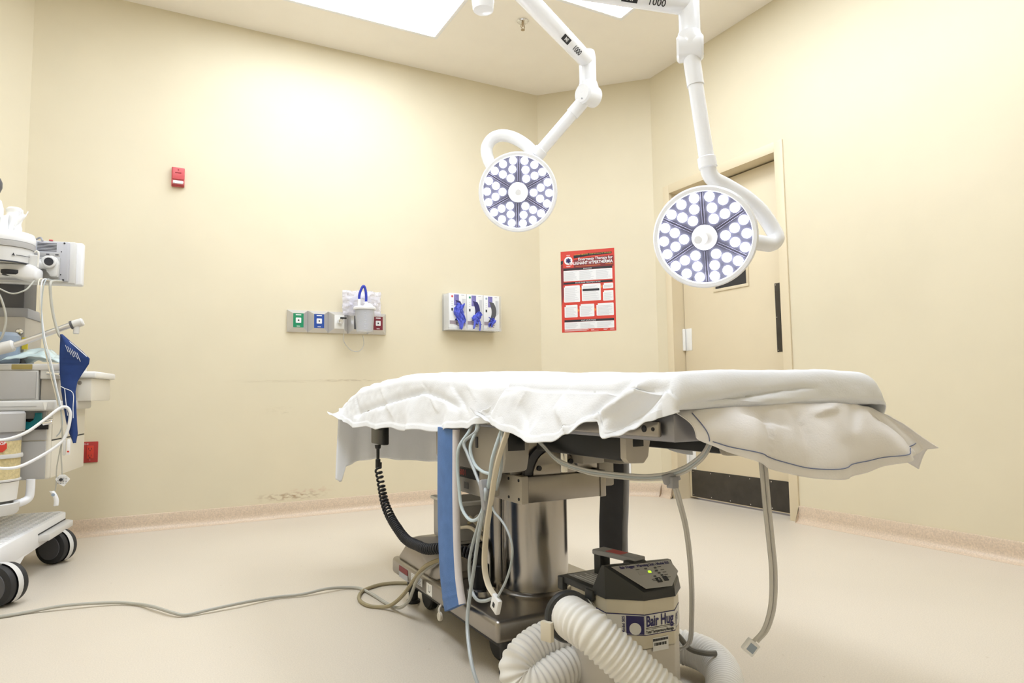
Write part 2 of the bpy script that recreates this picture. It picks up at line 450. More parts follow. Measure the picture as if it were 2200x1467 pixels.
# ---- ceiling panels (recessed troffers)
def ceiling_panel(x0, x1, y0, y1, label, m='panel_light'):
    t = thing('ceiling_light', label, 'ceiling light', ((x0+x1)/2, (y0+y1)/2, H), group='recessed ceiling light panels')
    bm = bmesh.new(); f = .022
    for a in ((x0-f, x1+f, y0-f, y0), (x0-f, x1+f, y1, y1+f), (x0-f, x0, y0, y1), (x1, x1+f, y0, y1)):
        box(bm, *a, H-.007, H+.002, .002)
    obj('frame', bm, 'white', t)
    obj('diffuser', B(x0, x1, y0, y1, H-.004, H+.002), m, t)
ceiling_panel(.343, 1.563, 3.24, 3.85, 'long glowing ceiling panel nearest the back wall, left of the lamp arms')
ceiling_panel(1.877, 2.487, 1.913, 3.133, 'glowing ceiling panel corner showing between the two lamp arms')
ceiling_panel(-.487, .123, 1.913, 3.133, 'glowing ceiling panel over the machine side, out of the photo overhead')
ceiling_panel(-.487, .123, .66, 1.88, 'glowing ceiling panel over the near left of the table, out of the photo', 'panel_light_left')
ceiling_panel(1.877, 2.487, .60, 1.82, 'glowing ceiling panel near the right wall, out of the photo overhead')

# ---- sprinkler
t = thing('fire_sprinkler', 'small brass fire sprinkler head with round plate on the ceiling', 'sprinkler', (1.977, 3.441, H))
obj('escutcheon', lathe(bmesh.new(), [(0, 0), (.034, 0), (.036, -.004), (.030, -.010), (.014, -.012), (0, -.012)], (1.977, 3.441, H)), 'chrome', t)
bm = lathe(bmesh.new(), [(0, -.01), (.008, -.01), (.007, -.03), (.005, -.036), (0, -.036)], (1.977, 3.441, H), seg=14)
tube(bm, [(1.966, 3.441, H-.026), (1.964, 3.441, H-.04), (1.977, 3.441, H-.056)], .002, seg=6); tube(bm, [(1.988, 3.441, H-.026), (1.990, 3.441, H-.04), (1.977, 3.441, H-.056)], .002, seg=6)
lathe(bm, [(0, -.055), (.012, -.056), (.012, -.059), (0, -.06)], (1.977, 3.441, H), seg=12)
obj('nozzle', bm, 'brass', t)

# ================================================================== SURGICAL LIGHTS
HUB = V((.978, 1.97, 0))
t = thing('ceiling_spindle', 'white ceiling spindle carrying the two surgical light arms', 'light mount', (HUB.x, HUB.y, H))
obj('mounting_cover', lathe(bmesh.new(), [(0, H), (.15, H), (.15, H-.04), (.13, H-.07), (.05, H-.08), (0, H-.08)], (HUB.x, HUB.y, 0)), 'lampwhite', t)
obj('spindle', lathe(bmesh.new(), [(0, H-.06), (.038, H-.06), (.038, 2.05), (.034, 2.02), (.02, 2.012), (0, 2.012)], (HUB.x, HUB.y, 0)), 'lampwhite', t)
LED_MESH = None
def lamp(label, arm_z, joint, knuckle, elbow_pts, head, normal, tilt_up, rad, rot, arm_r, handle_dir, axis=None):
    global LED_MESH
    t = thing('surgical_light', label, 'surgical light', (HUB.x, HUB.y, arm_z))
    hub = V((HUB.x, HUB.y, arm_z)); joint = V(joint); knuckle = V(knuckle); head = V(head)
    d = (joint-hub).normalized()
    bm = lathe(bmesh.new(), [(.039, -.055), (.052, -.05), (.054, 0), (.052, .05), (.039, .055)], hub, seg=28)
    cyl(bm, hub+d*.03, joint, arm_r, 24)
    obj('horizontal_arm', bm, 'lampwhite', t)
    # drop tube with a mitred joint to the arm
    up = V((0, 0, 1))
    bm = lathe(bmesh.new(), [(0, arm_r+.012), (arm_r*.95, arm_r+.008), (arm_r*1.08, arm_r*.4), (arm_r*1.08, knuckle.z-joint.z+.03), (0, knuckle.z-joint.z+.03)], joint, up, 24)
    obj('drop_tube', bm, 'lampwhite', t)
    # knuckle: drum lying crossways with a cap on top
    e0 = V(elbow_pts[0]); ad = (e0-knuckle).normalized(); side = ad.cross(up).normalized()
    side = V(axis).normalized()
    kr = arm_r*1.32
    bm = bmesh.new(); cyl(bm, knuckle-side*kr*1.0, knuckle+side*kr*1.0, kr, 28, bev=.008)
    lathe(bm, [(kr*.9, -.02), (kr*1.02, .0), (kr*.98, kr*.75), (arm_r*1.12, kr*1.2), (0, kr*1.2)], knuckle, up, 28)
    obj('knuckle', bm, 'lampwhite', t)
    cyl(sb := bmesh.new(), knuckle+side*kr*.96-up*kr*.55, knuckle+side*kr*1.02-up*kr*.55, .004, 10); obj('screw', sb, 'midgrey', t)
    bm = bmesh.new(); cyl(bm, knuckle+ad*kr*.4, knuckle.lerp(e0, .32), arm_r*.86, 24); cyl(bm, knuckle.lerp(e0, .30), e0, arm_r*.76, 24, bev=.003)
    obj('spring_arm', bm, 'lampwhite', t)
    # yoke
    yk = obj('yoke', TU(elbow_pts, arm_r*.80, seg=16, n=10), 'lampwhite', t)
    cyl(cb := bmesh.new(), e0-ad*.03, e0+ad*.012, arm_r*.92, 24, bev=.003); obj('collar', cb, 'lampwhite', t)
    # head
    n = V(normal).normalized(); a = up.cross(n).normalized(); u = n.cross(a)   # a = viewer's right, u = up on the disc
    RR = rad
    bm = lathe(bmesh.new(), [(0, -.055), (RR*.35, -.055), (RR*.75, -.048), (RR*.97, -.030), (RR*1.03, -.012), (RR*1.03, .004), (RR*1.0, .011), (RR*.93, .010), (RR*.915, .004), (RR*.915, .0)], head, n, 64)
    hd = obj('housing', bm, 'lampwhite', t)
    obj('face_plate', lathe(bmesh.new(), [(0, 0), (RR*.93, 0), (RR*.93, -.004)], head, n, 64), 'lampface', t)
    lb = bmesh.new()
    for k in range(6):
        an = R(rot+60*k); dd = u*math.cos(an)+a*math.sin(an); ss = n.cross(dd)
        for off in (-.004, .004):
            p0 = head+dd*RR*.28+ss*off+n*.0006; p1 = head+dd*RR*.9+ss*off+n*.0006
            tube(lb, [p0, p1], .0007, seg=5, smooth=False)
    obj('sector_line', lb, 'lampline', t)
    if LED_MESH is None:
        q = lathe(bmesh.new(), [(.0176, 0), (.0176, .003), (.015, .0075), (.009, .011), (0, .012)], (0, 0, 0), (0, 0, 1), 20)
        LED_MESH = bpy.data.meshes.new('led_lens'); q.to_mesh(LED_MESH); q.free(); LED_MESH.materials.append(MATS['led'])
        for p in LED_MESH.polygons: p.use_smooth = True
    Mx = Matrix((a, u, n)).transposed().to_4x4()
    for k in range(6):
        for rr, an in ((.81, 12), (.81, 31.5), (.81, 51), (.60, 19), (.60, 46), (.405, 31.5)):
            x = R(rot+60*k+an-1.5)
            o = bpy.data.objects.new('led_lens', LED_MESH); C.objects.link(o); o.parent = t
            m2 = Mx.copy(); m2.translation = head+(u*math.cos(x)+a*math.sin(x))*RR*rr+n*.0004
            o.matrix_local = ROOT[t.name].inverted() @ m2 @ Matrix.Scale(rad/.18*.98, 4)
    hdv = V(handle_dir).normalized()
    hb = lathe(bmesh.new(), [(0, -.005), (.044, -.005), (.045, .004), (.043, .012), (.036, .021), (.027, .028), (.020, .032), (.0175, .045), (.017, .072), (.014, .078), (0, .079)], head, hdv, 36)
    hnd = obj('handle', hb, 'lampwhite', t)
    return t, head, n, a, u, d
# left lamp
tL, hL, nL, aL, uL, dL = lamp('surgical lamp on the left arm, hanging before the wall corner by the poster', 2.23, (1.739, 2.44, 2.23), (1.735, 2.432, 2.066),
     [(1.558, 2.595, 1.815), (1.550, 2.610, 1.823), (1.530, 2.651, 1.873), (1.496, 2.700, 1.918), (1.456, 2.742, 1.939), (1.419, 2.775, 1.928), (1.396, 2.791, 1.885), (1.401, 2.782, 1.822), (1.421, 2.754, 1.764)],
     (1.484, 2.651, 1.644), (-.455, -.845, -.30), 0, .176, 2, .036, (-.46, -.84, -.30), axis=-.72*rt-.69*fw)
# right lamp
tR, hR, nR, aR, uR, dR = lamp('surgical lamp on the right arm, looking larger, hanging in front of the door', 2.15, (1.741, 1.790, 2.15), (1.722, 1.772, 1.972),
     [(1.768, 1.752, 1.535), (1.781, 1.758, 1.510), (1.804, 1.759, 1.489), (1.859, 1.754, 1.471), (1.928, 1.732, 1.432), (1.990, 1.714, 1.380), (2.029, 1.698, 1.316), (2.034, 1.687, 1.279), (2.007, 1.693, 1.257), (1.953, 1.699, 1.258), (1.893, 1.709, 1.260)],
     (1.736, 1.748, 1.266), (-.745, -.60, -.30), 0, .176, 0, .036, (-.86, -.46, -.30), axis=.96*rt-.25*fw)
# printing on the arms
def arm_print(t, joint, z, s0, s1, flip):
    hub = V((HUB.x, HUB.y, z)); j = V(joint); d = (j-hub).normalized()
    p = hub.lerp(j, s0); vw = (CAM-p); n = (vw-d*vw.dot(d)).normalized(); ey = n.cross(d)
    n = (n*math.cos(R(flip))-ey*math.sin(R(flip))).normalized(); ey = n.cross(d)
    o = p+n*.0362
    plate('logo_box', 'ink', t, o, d, ey, .062, .026, .0008)
    text('logo_letters', 'MI', .022, o, d, ey, 'paper', t, bold=.0004, lift=.0014, sx=1.2)
    text('model_number', '1000', .034, hub.lerp(j, s1)+n*.0362, d, ey, 'ink', t, bold=.0003, lift=.001, sx=1.05)
arm_print(tL, (1.739, 2.44, 2.23), 2.23, .695, .815, 0)
arm_print(tR, (1.741, 1.790, 2.15), 2.15, .68, .815, 9)

# ================================================================== BACK WALL ITEMS
WY = 4.295
# fire strobe
t = thing('fire_alarm_strobe', 'small red fire alarm strobe high on the back wall', 'fire alarm', (.138, WY, 1.945))
obj('back_box', B(.104, .172, WY-.022, WY, 1.945, 2.057, .004), 'redpink', t)
fb = bmesh.new(); box(fb, .108, .168, WY-.030, WY-.020, 1.985, 2.053, .003); obj('sounder_cover', fb, 'redpink', t)
obj('sounder_slot', box(box(bmesh.new(), .122, .154, WY-.0315, WY-.029, 2.020, 2.026, .001), .135, .142, WY-.0315, WY-.029, 2.036, 2.045, .001), 'darkred', t)
obj('strobe_lens', prism(bmesh.new(), [(0, 0), (.028, 0), (.022, .016), (.0, .024)], (.167, WY-.021, 1.957), (0, -1, 0), (0, 0, 1), .058, .002), 'clearplastic', t)
obj('reflector', B(.113, .163, WY-.027, WY-.021, 1.960, 1.978, .002), 'offwhite', t)
obj('wall_bracket', B(.106, .171, WY-.024, WY-.019, 1.9455, 1.955, .002), 'darkred', t)
# red outlet
t = thing('emergency_outlet', 'red duplex emergency power outlet low on the back wall beside the machine', 'outlet', (-.25, WY, .387))
obj('cover_plate', B(-.290, -.214, WY-.007, WY, .386, .497, .003), 'red', t)
obj('receptacle', B(-.266, -.234, WY-.011, WY-.006, .408, .476, .002), 'posterred', t)
sb = bmesh.new()
for z in (.424, .460):
    for x, w_ in ((-.257, .0022), (-.244, .0022)): box(sb, x-w_/2, x+w_/2, WY-.0118, WY-.0105, z-.005, z+.005)
    box(sb, -.253, -.248, WY-.0118, WY-.0105, z-.012, z-.008)
obj('slot', sb, 'ink', t)
text('circuit_label', 'EC-8', .011, (-.270, WY-.0072, .485), (1, 0, 0), (0, 0, 1), 'paper', t)
cyl(sb := bmesh.new(), (-.250, WY-.0085, .4), (-.250, WY-.006, .4), .002, 8); obj('screw', sb, 'chrome', t)

# gas outlet rail: five bevelled modules
t = thing('gas_outlet_rail', 'silver medical gas outlet rail with coloured plates on the back wall', 'gas outlet', (1.07, WY, 1.12))
X0, X1, Z0, Z1 = .756, 1.385, 1.121, 1.257
mw = (X1-X0)/5; GY = WY-.042
inset = [(.782, .844), (.906, .968), (1.034, 1.092), None, (1.284, 1.346)]
mcol = ['green', 'gasblue', 'offwhite', 'darkgrey', 'gasmaroon']
for k in range(5):
    xa, xb = X0+mw*k+.0006, X0+mw*(k+1)-.0006
    ia, ib = xa+.031, xb-.031; za, zb = Z0+.026, Z1-.022
    bm = bmesh.new()
    o_ = [bm.verts.new(p) for p in ((xa, WY-.012, Z0), (xb, WY-.012, Z0), (xb, WY-.012, Z1), (xa, WY-.012, Z1))]
    w_ = [bm.verts.new(p) for p in ((xa, WY, Z0), (xb, WY, Z0), (xb, WY, Z1), (xa, WY, Z1))]
    i_ = [bm.verts.new(p) for p in ((ia, GY, za), (ib, GY, za), (ib, GY, zb), (ia, GY, zb))]
    for q in range(4):
        r_ = (q+1) % 4
        bm.faces.new((w_[q], w_[r_], o_[r_], o_[q])); bm.faces.new((o_[q], o_[r_], i_[r_], i_[q]))
    bm.faces.new(i_); bm.faces.new(w_)
    mod = obj('outlet_module', bm, 'alu', t, sharp=15)
    cx, cz = (ia+ib)/2, (za+zb)/2
    pw = ib-ia-.001; ph = zb-za-.001
    plate('gas_plate', mcol[k], mod, (cx, GY-.0002, cz), (1, 0, 0), (0, 0, 1), pw, ph, .0025, .002)
    if k != 3:
        if k != 2:
            plate('socket_plate', 'paper', mod, (cx, GY-.003, cz), (1, 0, 0), (0, 0, 1), pw*.52, pw*.52, .002, .003)
            cyl(hb := bmesh.new(), (cx, GY-.0065, cz), (cx, GY-.004, cz), .005, 14); obj('socket', hb, 'ink', mod)
            plate('name_line', 'paper', mod, (cx, GY-.0029, zb-.010), (1, 0, 0), (0, 0, 1), .032, .006, .0006)
            plate('maker_line', 'paper', mod, (cx, GY-.0029, za+.008), (1, 0, 0), (0, 0, 1), .020, .004, .0006)
        else:
            hb = bmesh.new(); cyl(hb, (cx, GY-.05, cz), (cx, GY-.002, cz), .016, 20, bev=.002); cyl(hb, (cx, GY-.06, cz), (cx, GY-.045, cz), .011, 16)
            obj('vacuum_adapter', hb, 'chrome', mod)
            box(lv := bmesh.new(), cx-.006, cx+.034, GY-.052, GY-.040, cz+.014, cz+.026, .004, mtx=None); obj('lever', lv, 'black', mod)
# suction canister
cx, cy = 1.208, 4.165
t = thing('suction_canister', 'clear suction canister with white lid hung on the gas rail', 'canister', (cx, cy, 1.117))
obj('cup', lathe(bmesh.new(), [(0, 1.118), (.050, 1.118), (.053, 1.123), (.063, 1.268), (.0615, 1.268), (.0515, 1.126), (0, 1.122)], (cx, cy, 0), seg=40), 'clearplastic', t)
obj('liner', lathe(bmesh.new(), [(0, 1.135), (.046, 1.135), (.056, 1.262), (0, 1.262)], (cx, cy, 0), seg=30), 'bagplastic', t)
obj('lid', lathe(bmesh.new(), [(.060, 1.262), (.069, 1.264), (.071, 1.274), (.066, 1.282), (.03, 1.286), (0, 1.287)], (cx, cy, 0), seg=40), 'white', t)
obj('lid_dome', lathe(bmesh.new(), [(.03, 1.283), (.028, 1.296), (.018, 1.305), (0, 1.308)], (cx+.022, cy, 0), seg=24), 'white', t)
sp = bmesh.new(); cyl(sp, (cx-.036, cy, 1.282), (cx-.036, cy, 1.33), .009, 16); cyl(sp, (cx+.006, cy-.01, 1.282), (cx+.006, cy-.01, 1.315), .009, 16)
obj('port', sp, 'white', t)
sb = bmesh.new()
for k in range(8): box(sb, cx-.020, cx-.006-(k % 2)*.006, cy-.0615+.0001*k-(.0007*k), cy-.060-(.0007*k), 1.14+.014*k, 1.1415+.014*k)
obj('scale_marks', sb, 'lineprint', t)
obj('hook_bracket', B(cx-.02, cx+.02, cy+.055, GY+.002, 1.19, 1.24, .003), 'alu', t)
tag(obj('suction_tube', TU([(cx-.036, cy, 1.322), (cx-.033, cy-.002, 1.365), (cx-.015, cy-.006, 1.410), (cx-.002, cy-.008, 1.405), (cx+.006, cy-.010, 1.36), (cx+.006, cy-.010, 1.308)], .008, seg=12), 'bluetube'),
    'short blue tube arching over the suction canister', 'tube')
# bag of coiled tubing behind it
def bagf(u, v):
    x = 1.088+.250*u; z = 1.236+.158*v
    e = math.sin(math.pi*min(1, max(0, u)))*math.sin(math.pi*v)
    y = WY-.052-.028*e**.5*(1 if e > 0 else 0)-.014*noise.noise(V((u*9, v*7, 3)))-.006*noise.noise(V((u*22, v*17, 8)))
    return V((x+.006*noise.noise(V((v*5, 1, u*3))), y, z+.008*noise.noise(V((u*6, 2, 5)))))
t = thing('tubing_bag', 'crinkled clear bag of coiled tubing behind the suction canister', 'plastic bag', (1.21, WY-.05, 1.236))
obj('bag_front', grid(bagf, 28, 20), 'bagplastic', t, sharp=20)
obj('bag_back', grid(lambda u, v: V((bagf(u, v).x, WY-.046, bagf(u, v).z)), 8, 6), 'bagplastic', t)
cb = bmesh.new()
for k in range(3):
    tube(cb, [V((1.205+(.072-.008*k)*math.cos(a), WY-.060-.003*k, 1.305+(.055-.006*k)*math.sin(a))) for a in [R(30+300*i/16) for i in range(17)]], .0045, seg=8, n=3)
obj('coiled_tube', cb, 'bagplastic', t)
tag(obj('drip_tube', TU([(1.097, 4.235, 1.14), (1.098, 4.248, 1.10), (1.103, 4.255, 1.063), (1.139, 4.258, 1.019), (1.178, 4.258, 1.005), (1.208, 4.258, 1.014), (1.229, 4.256, 1.051), (1.222, 4.250, 1.11)], .0028, seg=8), 'tubeclear'),
    'thin clear tube looping below the gas rail', 'tube')

# glove boxes in a clear wall holder
FY = 4.19
t = thing('glove_dispenser', 'clear wall holder carrying three glove boxes', 'glove holder', (1.99, WY, 1.165))
hb = bmesh.new(); box(hb, 1.792, 2.190, FY+.002, WY, 1.160, 1.164); box(hb, 1.789, 1.792, FY-.003, WY, 1.160, 1.41); box(hb, 2.190, 2.193, FY-.003, WY, 1.160, 1.41)
box(hb, 1.792, 2.190, WY-.004, WY, 1.164, 1.42); box(hb, 1.789, 2.193, FY-.004, FY-.001, 1.160, 1.178)
obj('holder_shell', hb, 'acrylic', t)
def glove_box(x0, x1, label, inkm, slotm, seed, glove_pts, z1):
    t = thing('glove_box', label, 'glove box', ((x0+x1)/2, FY+.045, 1.165), group='glove boxes in the wall holder')
    z0 = 1.165
    bx = obj('carton', B(x0, x1, FY, WY-.012, z0, z1, .001), 'glovebox', t)
    w_ = x1-x0; cxm = x0+w_*.40
    F = FY
    plate('purple_stripe', 'glovepurple', bx, (x0+w_*.42, F-.0002, z1-.045), (1, 0, 0), (0, 0, 1), w_*.28, .075, .0005)
    plate('size_mark', inkm, bx, (x0+w_*.18, F-.0002, z1-.022), (1, 0, 0), (0, 0, 1), .014, .014, .0005, .003)
    plate('black_mark', 'ink', bx, (x0+w_*.17, F-.0002, z0+.135), (1, 0, 0), (0, 0, 1), .011, .018, .0005)
    # curved opening
    poly = []
    for k in range(13):
        q = -1+2*k/12; poly.append((.024*(1-q*q)+.004*q, .066*q))
    for k in range(13):
        q = 1-2*k/12; poly.append((.024*(1-q*q)-.036+.004*q, .066*q+(.006 if k < 2 else -.004)))
    obj('opening', prism(bmesh.new(), poly, (x0+w_*.60, F-.0004, z0+.128), (1, 0, 0), (0, 0, 1), .0008), slotm, bx, sharp=20)
    lb = bmesh.new()
    for k in range(5): box(lb, x0+w_*(.76+.04*k), x0+w_*(.76+.04*k)+.0018, F-.0009, F-.0001, z0+.10+.004*k, z1-.035)
    for k in range(3): box(lb, x0+w_*.17-.004, x0+w_*.17+.004, F-.0009, F-.0001, z1-.058-.014*k, z1-.055-.014*k)
    box(lb, x0+w_*.70, x0+w_*.86, F-.0009, F-.0001, z1-.012, z1-.009)
    obj('print_lines', lb, 'lineprint', bx)['kind'] = 'stuff'
    # printed hand reaching in
    hp = bmesh.new(); hz = z0+.047
    prism(hp, [(0, -.012), (.030, -.012), (.055, -.018), (.058, .002), (.030, .012), (0, .012)], (x0+.004, F-.0004, hz), (1, 0, 0), (0, 0, 1), .0006)
    for k in range(4): prism(hp, [(0, -.003), (.036-.004*abs(k-1.5), -.002), (.036-.004*abs(k-1.5), .001), (0, .003)], (x0+.052, F-.0004, hz-.014+.007*k), (math.cos(R(-24+16*k)), 0, math.sin(R(-24+16*k))), (-math.sin(R(-24+16*k)), 0, math.cos(R(-24+16*k))), .0006)
    obj('printed_hand', hp, 'skin', bx)
    plate('base_print', 'offwhite', bx, (x0+w_*.45, F-.0003, z0+.014), (1, 0, 0), (0, 0, 1), w_*.5, .018, .0005)
    # glove pulled out of the slot
    rnd = random.Random(seed)
    gx, gz0, gz1, gw, nf = glove_pts
    def gf(u, v):
        z = gz0+(gz1-gz0)*v; ww = gw*(.62+.42*math.sin(math.pi*min(1, .1+v*.8))); x = gx+(u-.5)*ww+.012*math.sin(v*6+seed)
        fold = .013*abs(math.sin(u*8+seed+v*5))+.012*abs(noise.noise(V((u*5, v*7, seed))))+.005*noise.noise(V((u*14, v*16, seed)))
        return V((x+.006*noise.noise(V((v*9, u*3, seed))), F-.003-.014*math.sin(math.pi*u)*(.4+.6*math.sin(math.pi*v))-fold, z+.012*math.sin(u*9+seed)*(1-v)+.008*math.sin(u*5+2*seed)*v))
    gl = obj('glove', grid(gf, 34, 34), 'glove', t, sharp=50, solid=.001)
    for k in range(nf):
        xx = gx+gw*(.9*(k+.5)/nf-.45); zz = gz0+(gz1-gz0)*(.25+.2*rnd.random()); dx = (rnd.random()-.4)*.035
        obj('glove_finger', tube(bmesh.new(), [(xx, F-.012, zz), (xx+dx*.5, F-.026, zz-.02), (xx+dx, F-.022, zz-.045-.015*rnd.random()), (xx+dx*1.2, F-.014, zz-.066-.01*rnd.random())], lambda s_, i: .0085*(1-.5*s_), seg=8, n=5, flat=(1.2, .5)), 'glove', t, sharp=60)
    return t
glove_box(1.797, 1.927, 'glove box on the left of the holder, blue gloves spilling out', 'redpink', 'navy', 1, (1.797+.076, 1.195, 1.340, .072, 3), 1.411)
glove_box(1.930, 2.054, 'middle glove box with one glove half pulled from its slot', 'green', 'navy', 2.4, (1.930+.070, 1.212, 1.285, .062, 2), 1.410)
glove_box(2.057, 2.181, 'glove box on the right of the holder with an empty-looking slot', 'bottleblue', 'darkgrey', 4.1, (2.057+.056, 1.196, 1.250, .040, 0), 1.409)

# ================================================================== CHAMFER WALL: poster, grille
CA = V((2.583, 4.295, 0)); cdv = (V((3.174, 3.682, 0))-CA).normalized(); cn = V((-cdv.y, cdv.x, 0)); cn = -cn if cn.dot(V((-1, -1, 0))) < 0 else cn
PW, PH = .400, .604
pc = CA+cdv*.361+V((0, 0, 1.468))
t = thing('poster', 'red emergency therapy poster on the angled wall beside the door', 'poster', CA+cdv*.361+V((0, 0, 1.166)))
ez = V((0, 0, 1))
def pp(u, v, l=0): return pc+cdv*((u-.5)*PW)+ez*((.5-v)*PH)+cn*(.0006+l)
PX = -cdv.cross(ez) 
def pl(name, m, u0, u1, v0, v1, l=.0008, r=0): return plate(name, m, t, pp((u0+u1)/2, (v0+v1)/2, l), cdv, ez, (u1-u0)*PW, (v1-v0)*PH, .0003, r)
def pt(name, s, size, u, v, m='paper', al='CENTER', bold=0, sx=1): return text(name, s, size, pp(u, v, .0016), cdv, ez, m, t, al, bold, sx, lift=.0003)
pl('sheet', 'posterred', 0, 1, 0, 1, 0)
obj('banner', prism(bmesh.new(), [(-.5*PW, -.035), (-.27*PW, .0), (.0, .012), (.5*PW*.96, .018), (.48*PW, -.062), (-.5*PW, -.072)], pp(.5, .115, .0006), cdv, ez, .0003), 'maroon', t, sharp=20)
obj('swoosh', prism(bmesh.new(), [(-.5*PW, -.022), (-.25*PW, .016), (.02*PW, .026), (.45*PW, .026), (.45*PW, .012), (.0, .006), (-.26*PW, -.006), (-.5*PW, -.050)], pp(.5, .085, .0009), cdv, ez, .0003), 'ink', t, sharp=20)
obj('faded_edge', prism(bmesh.new(), [(0, 0), (.05*PW, 0), (.045*PW, -.22), (0, -.30)], pp(0, .19, .0009), cdv, ez, .0003), 'maroon', t)
pl('logo_square', 'posterred', .045, .245, .035, .205, .0012)
lathe(q := bmesh.new(), [(0, .0003), (.031, .0003), (.031, -.0002)], pp(.145, .118, .0016), cn, 32); obj('logo_disc', q, 'paper', t)
q = bmesh.new()
for k in range(3):
    a = R(60*k); ax = cdv*math.cos(a)+ez*math.sin(a); ay = -cdv*math.sin(a)+ez*math.cos(a)
    prism(q, [(-.006, -.019), (.006, -.019), (.006, .019), (-.006, .019)], pp(.145, .118, .0020), ax, ay, .0003)
obj('logo_star', q, 'navy', t)
pl('caption_line', 'paper', .11, .18, .048, .053, .0016); pl('caption_line', 'paper', .10, .19, .182, .186, .0016); pl('caption_line', 'paper', .11, .18, .190, .194, .0016)
pt('hotline', 'MH Hotline  1-800-644-9737   Outside North America  00-1-209-417-3722', .0088, .60, .052, 'yellow', sx=1.0)
pt('title', 'Emergency Therapy for', .029, .965, .110, al='RIGHT', bold=.0005, sx=.92)
pt('title', 'MALIGNANT HYPERTHERMIA', .031, .965, .158, al='RIGHT', bold=.0007, sx=.80)
pl('orange_rule', 'orange', .28, .74, .192, .196, .0012); pl('orange_rule', 'orange', .83, .965, .185, .189, .0012)
lb = bmesh.new()
def lines(u0, u1, v0, v1, n, seed=0):
    r_ = random.Random(seed+int(u0*100)+int(v0*1000))
    for k in range(n):
        v = v0+(v1-v0)*(k+.5)/n; b_ = u1-(u1-u0)*(r_.random()*.35)
        prism(lb, [(0, 0), ((b_-u0)*PW, 0), ((b_-u0)*PW, .0016), (0, .0016)], pp(u0, v, .0013), cdv, ez, .0002)
for u0, u1, v0, v1 in ((.05, .955, .215, .24), (.05, .955, .385, .41), (.05, .965, .848, .874)): pl('heading_bar', 'ink', u0, u1, v0, v1)
pt('heading', 'DIAGNOSIS', .012, .5, .227); pt('heading', 'ACUTE PHASE TREATMENT OF MH', .012, .5, .397); pt('heading', 'POST ACUTE PHASE', .012, .5, .861)
for u0, u1, v0, v1, n in ((.05, .955, .242, .372, 11), (.05, .35, .428, .632, 16), (.385, .735, .418, .625, 15), (.775, .965, .420, .487, 5), (.775, .965, .510, .635, 9),
                          (.055, .300, .665, .818, 12), (.338, .610, .662, .815, 12), (.650, .965, .662, .812, 13), (.05, .965, .876, .962, 7)):
    pl('text_panel', 'paper', u0, u1, v0, v1, .0008, .006 if v0 > .41 and v0 < .84 else .003)
    if u1-u0 > .8:
        for a, b_ in ((.065, .32), (.345, .62), (.655, .94)): lines(a, b_, v0+.012, v1-.006, n)
    else: lines(u0+.02, u1-.015, v0+.025, v1-.008, n)
obj('print_lines', lb, 'lineprint', t)['kind'] = 'stuff'
pl('caution_bar', 'ink', .40, .71, .478, .505, .0013)
for u, v in ((.05, .43), (.385, .42), (.775, .425), (.775, .512), (.06, .67), (.34, .665), (.655, .665)): pl('step_number', 'posterred', u-.015, u+.02, v-.008, v+.016, .0015)
for u, v in ((.367, .47), (.753, .46), (.318, .735), (.63, .735)):
    obj('arrow', prism(bmesh.new(), [(-.006, -.014), (.006, 0), (-.006, .014)], pp(u, v, .0010), cdv, ez, .0003), 'orange', t)
for u0, u1, v0 in ((.05, .48, .966), (.05, .50, .974), (.05, .46, .982), (.54, .60, .975), (.54, .68, .985), (.77, .85, .972), (.77, .83, .980), (.89, .96, .972), (.89, .97, .981)): pl('small_print_line', 'paper', u0, u1, v0, v0+.003, .0012)

gc = CA+cdv*.575
t = thing('return_air_grille', 'white return air grille low on the angled wall', 'vent', gc+V((0, 0, .118)))
gb = bmesh.new()
def gbox(s0, s1, z0, z1, d0, d1, bm):
    prism(bm, [(s0, z0), (s1, z0), (s1, z1), (s0, z1)], CA+cn*d0, cdv, ez, (d1-d0)*(1 if cdv.cross(ez).dot(cn) > 0 else -1))
for a in ((.50, .5185, .118, .335), (.6085, .640, .118, .335), (.5185, .6085, .118, .185), (.5185, .6085, .315, .335)): gbox(a[0], a[1], a[2], a[3], 0, .008, gb)
obj('grille_frame', gb, 'white', t)
gbox(.5185, .6085, .185, .315, 0, .001, g2 := bmesh.new()); obj('duct_opening', g2, 'darkgrey', t)
for k in range(9): gbox(.519, .608, .188+.0143*k, .196+.0143*k, .002, .0065, g2 := bmesh.new()); obj('louvre', g2, 'white', t)

# ================================================================== OPERATING TABLE
TX0, TX1 = .760, 1.280
TCX = 1.020
T = thing('operating_table', 'stainless steel operating table on a pedestal, draped in white sheets', 'operating table', (TCX, 1.9, 0))
bm = B(.780, 1.260, 1.535, 2.345, .100, .157, .013, 3)
obj('base', bm, 'steelflat', T, sharp=50)
# hood over the far end of the base
t0 = bmesh.new()
for p in [(.788, 1.93, .155), (1.252, 1.93, .155), (1.252, 2.315, .155), (.788, 2.315, .155), (.806, 1.955, .243), (1.234, 1.955, .243), (1.234, 2.225, .243), (.806, 2.225, .243)]: t0.verts.new(p)
bmesh.ops.convex_hull(t0, input=t0.verts[:]); bmesh.ops.bevel(t0, geom=t0.edges[:], offset=.010, segments=3, affect='EDGES', profile=.5)
obj('base_hood', t0, 'steelflat', T, sharp=50)
obj('undercarriage', B(.835, 1.205, 1.62, 2.30, .055, .105, .004), 'black', T)
for x in (.842, 1.198):
    for y in (1.594, 2.295):
        bm = bmesh.new(); cyl(bm, (x, y, 0), (x, y, .012), .024, 18, bev=.003); cyl(bm, (x, y, .012), (x, y, .045), .016, 16); cyl(bm, (x, y, .04), (x, y, .102), .021, 16)
        obj('floor_lock', bm, 'rubber', T)
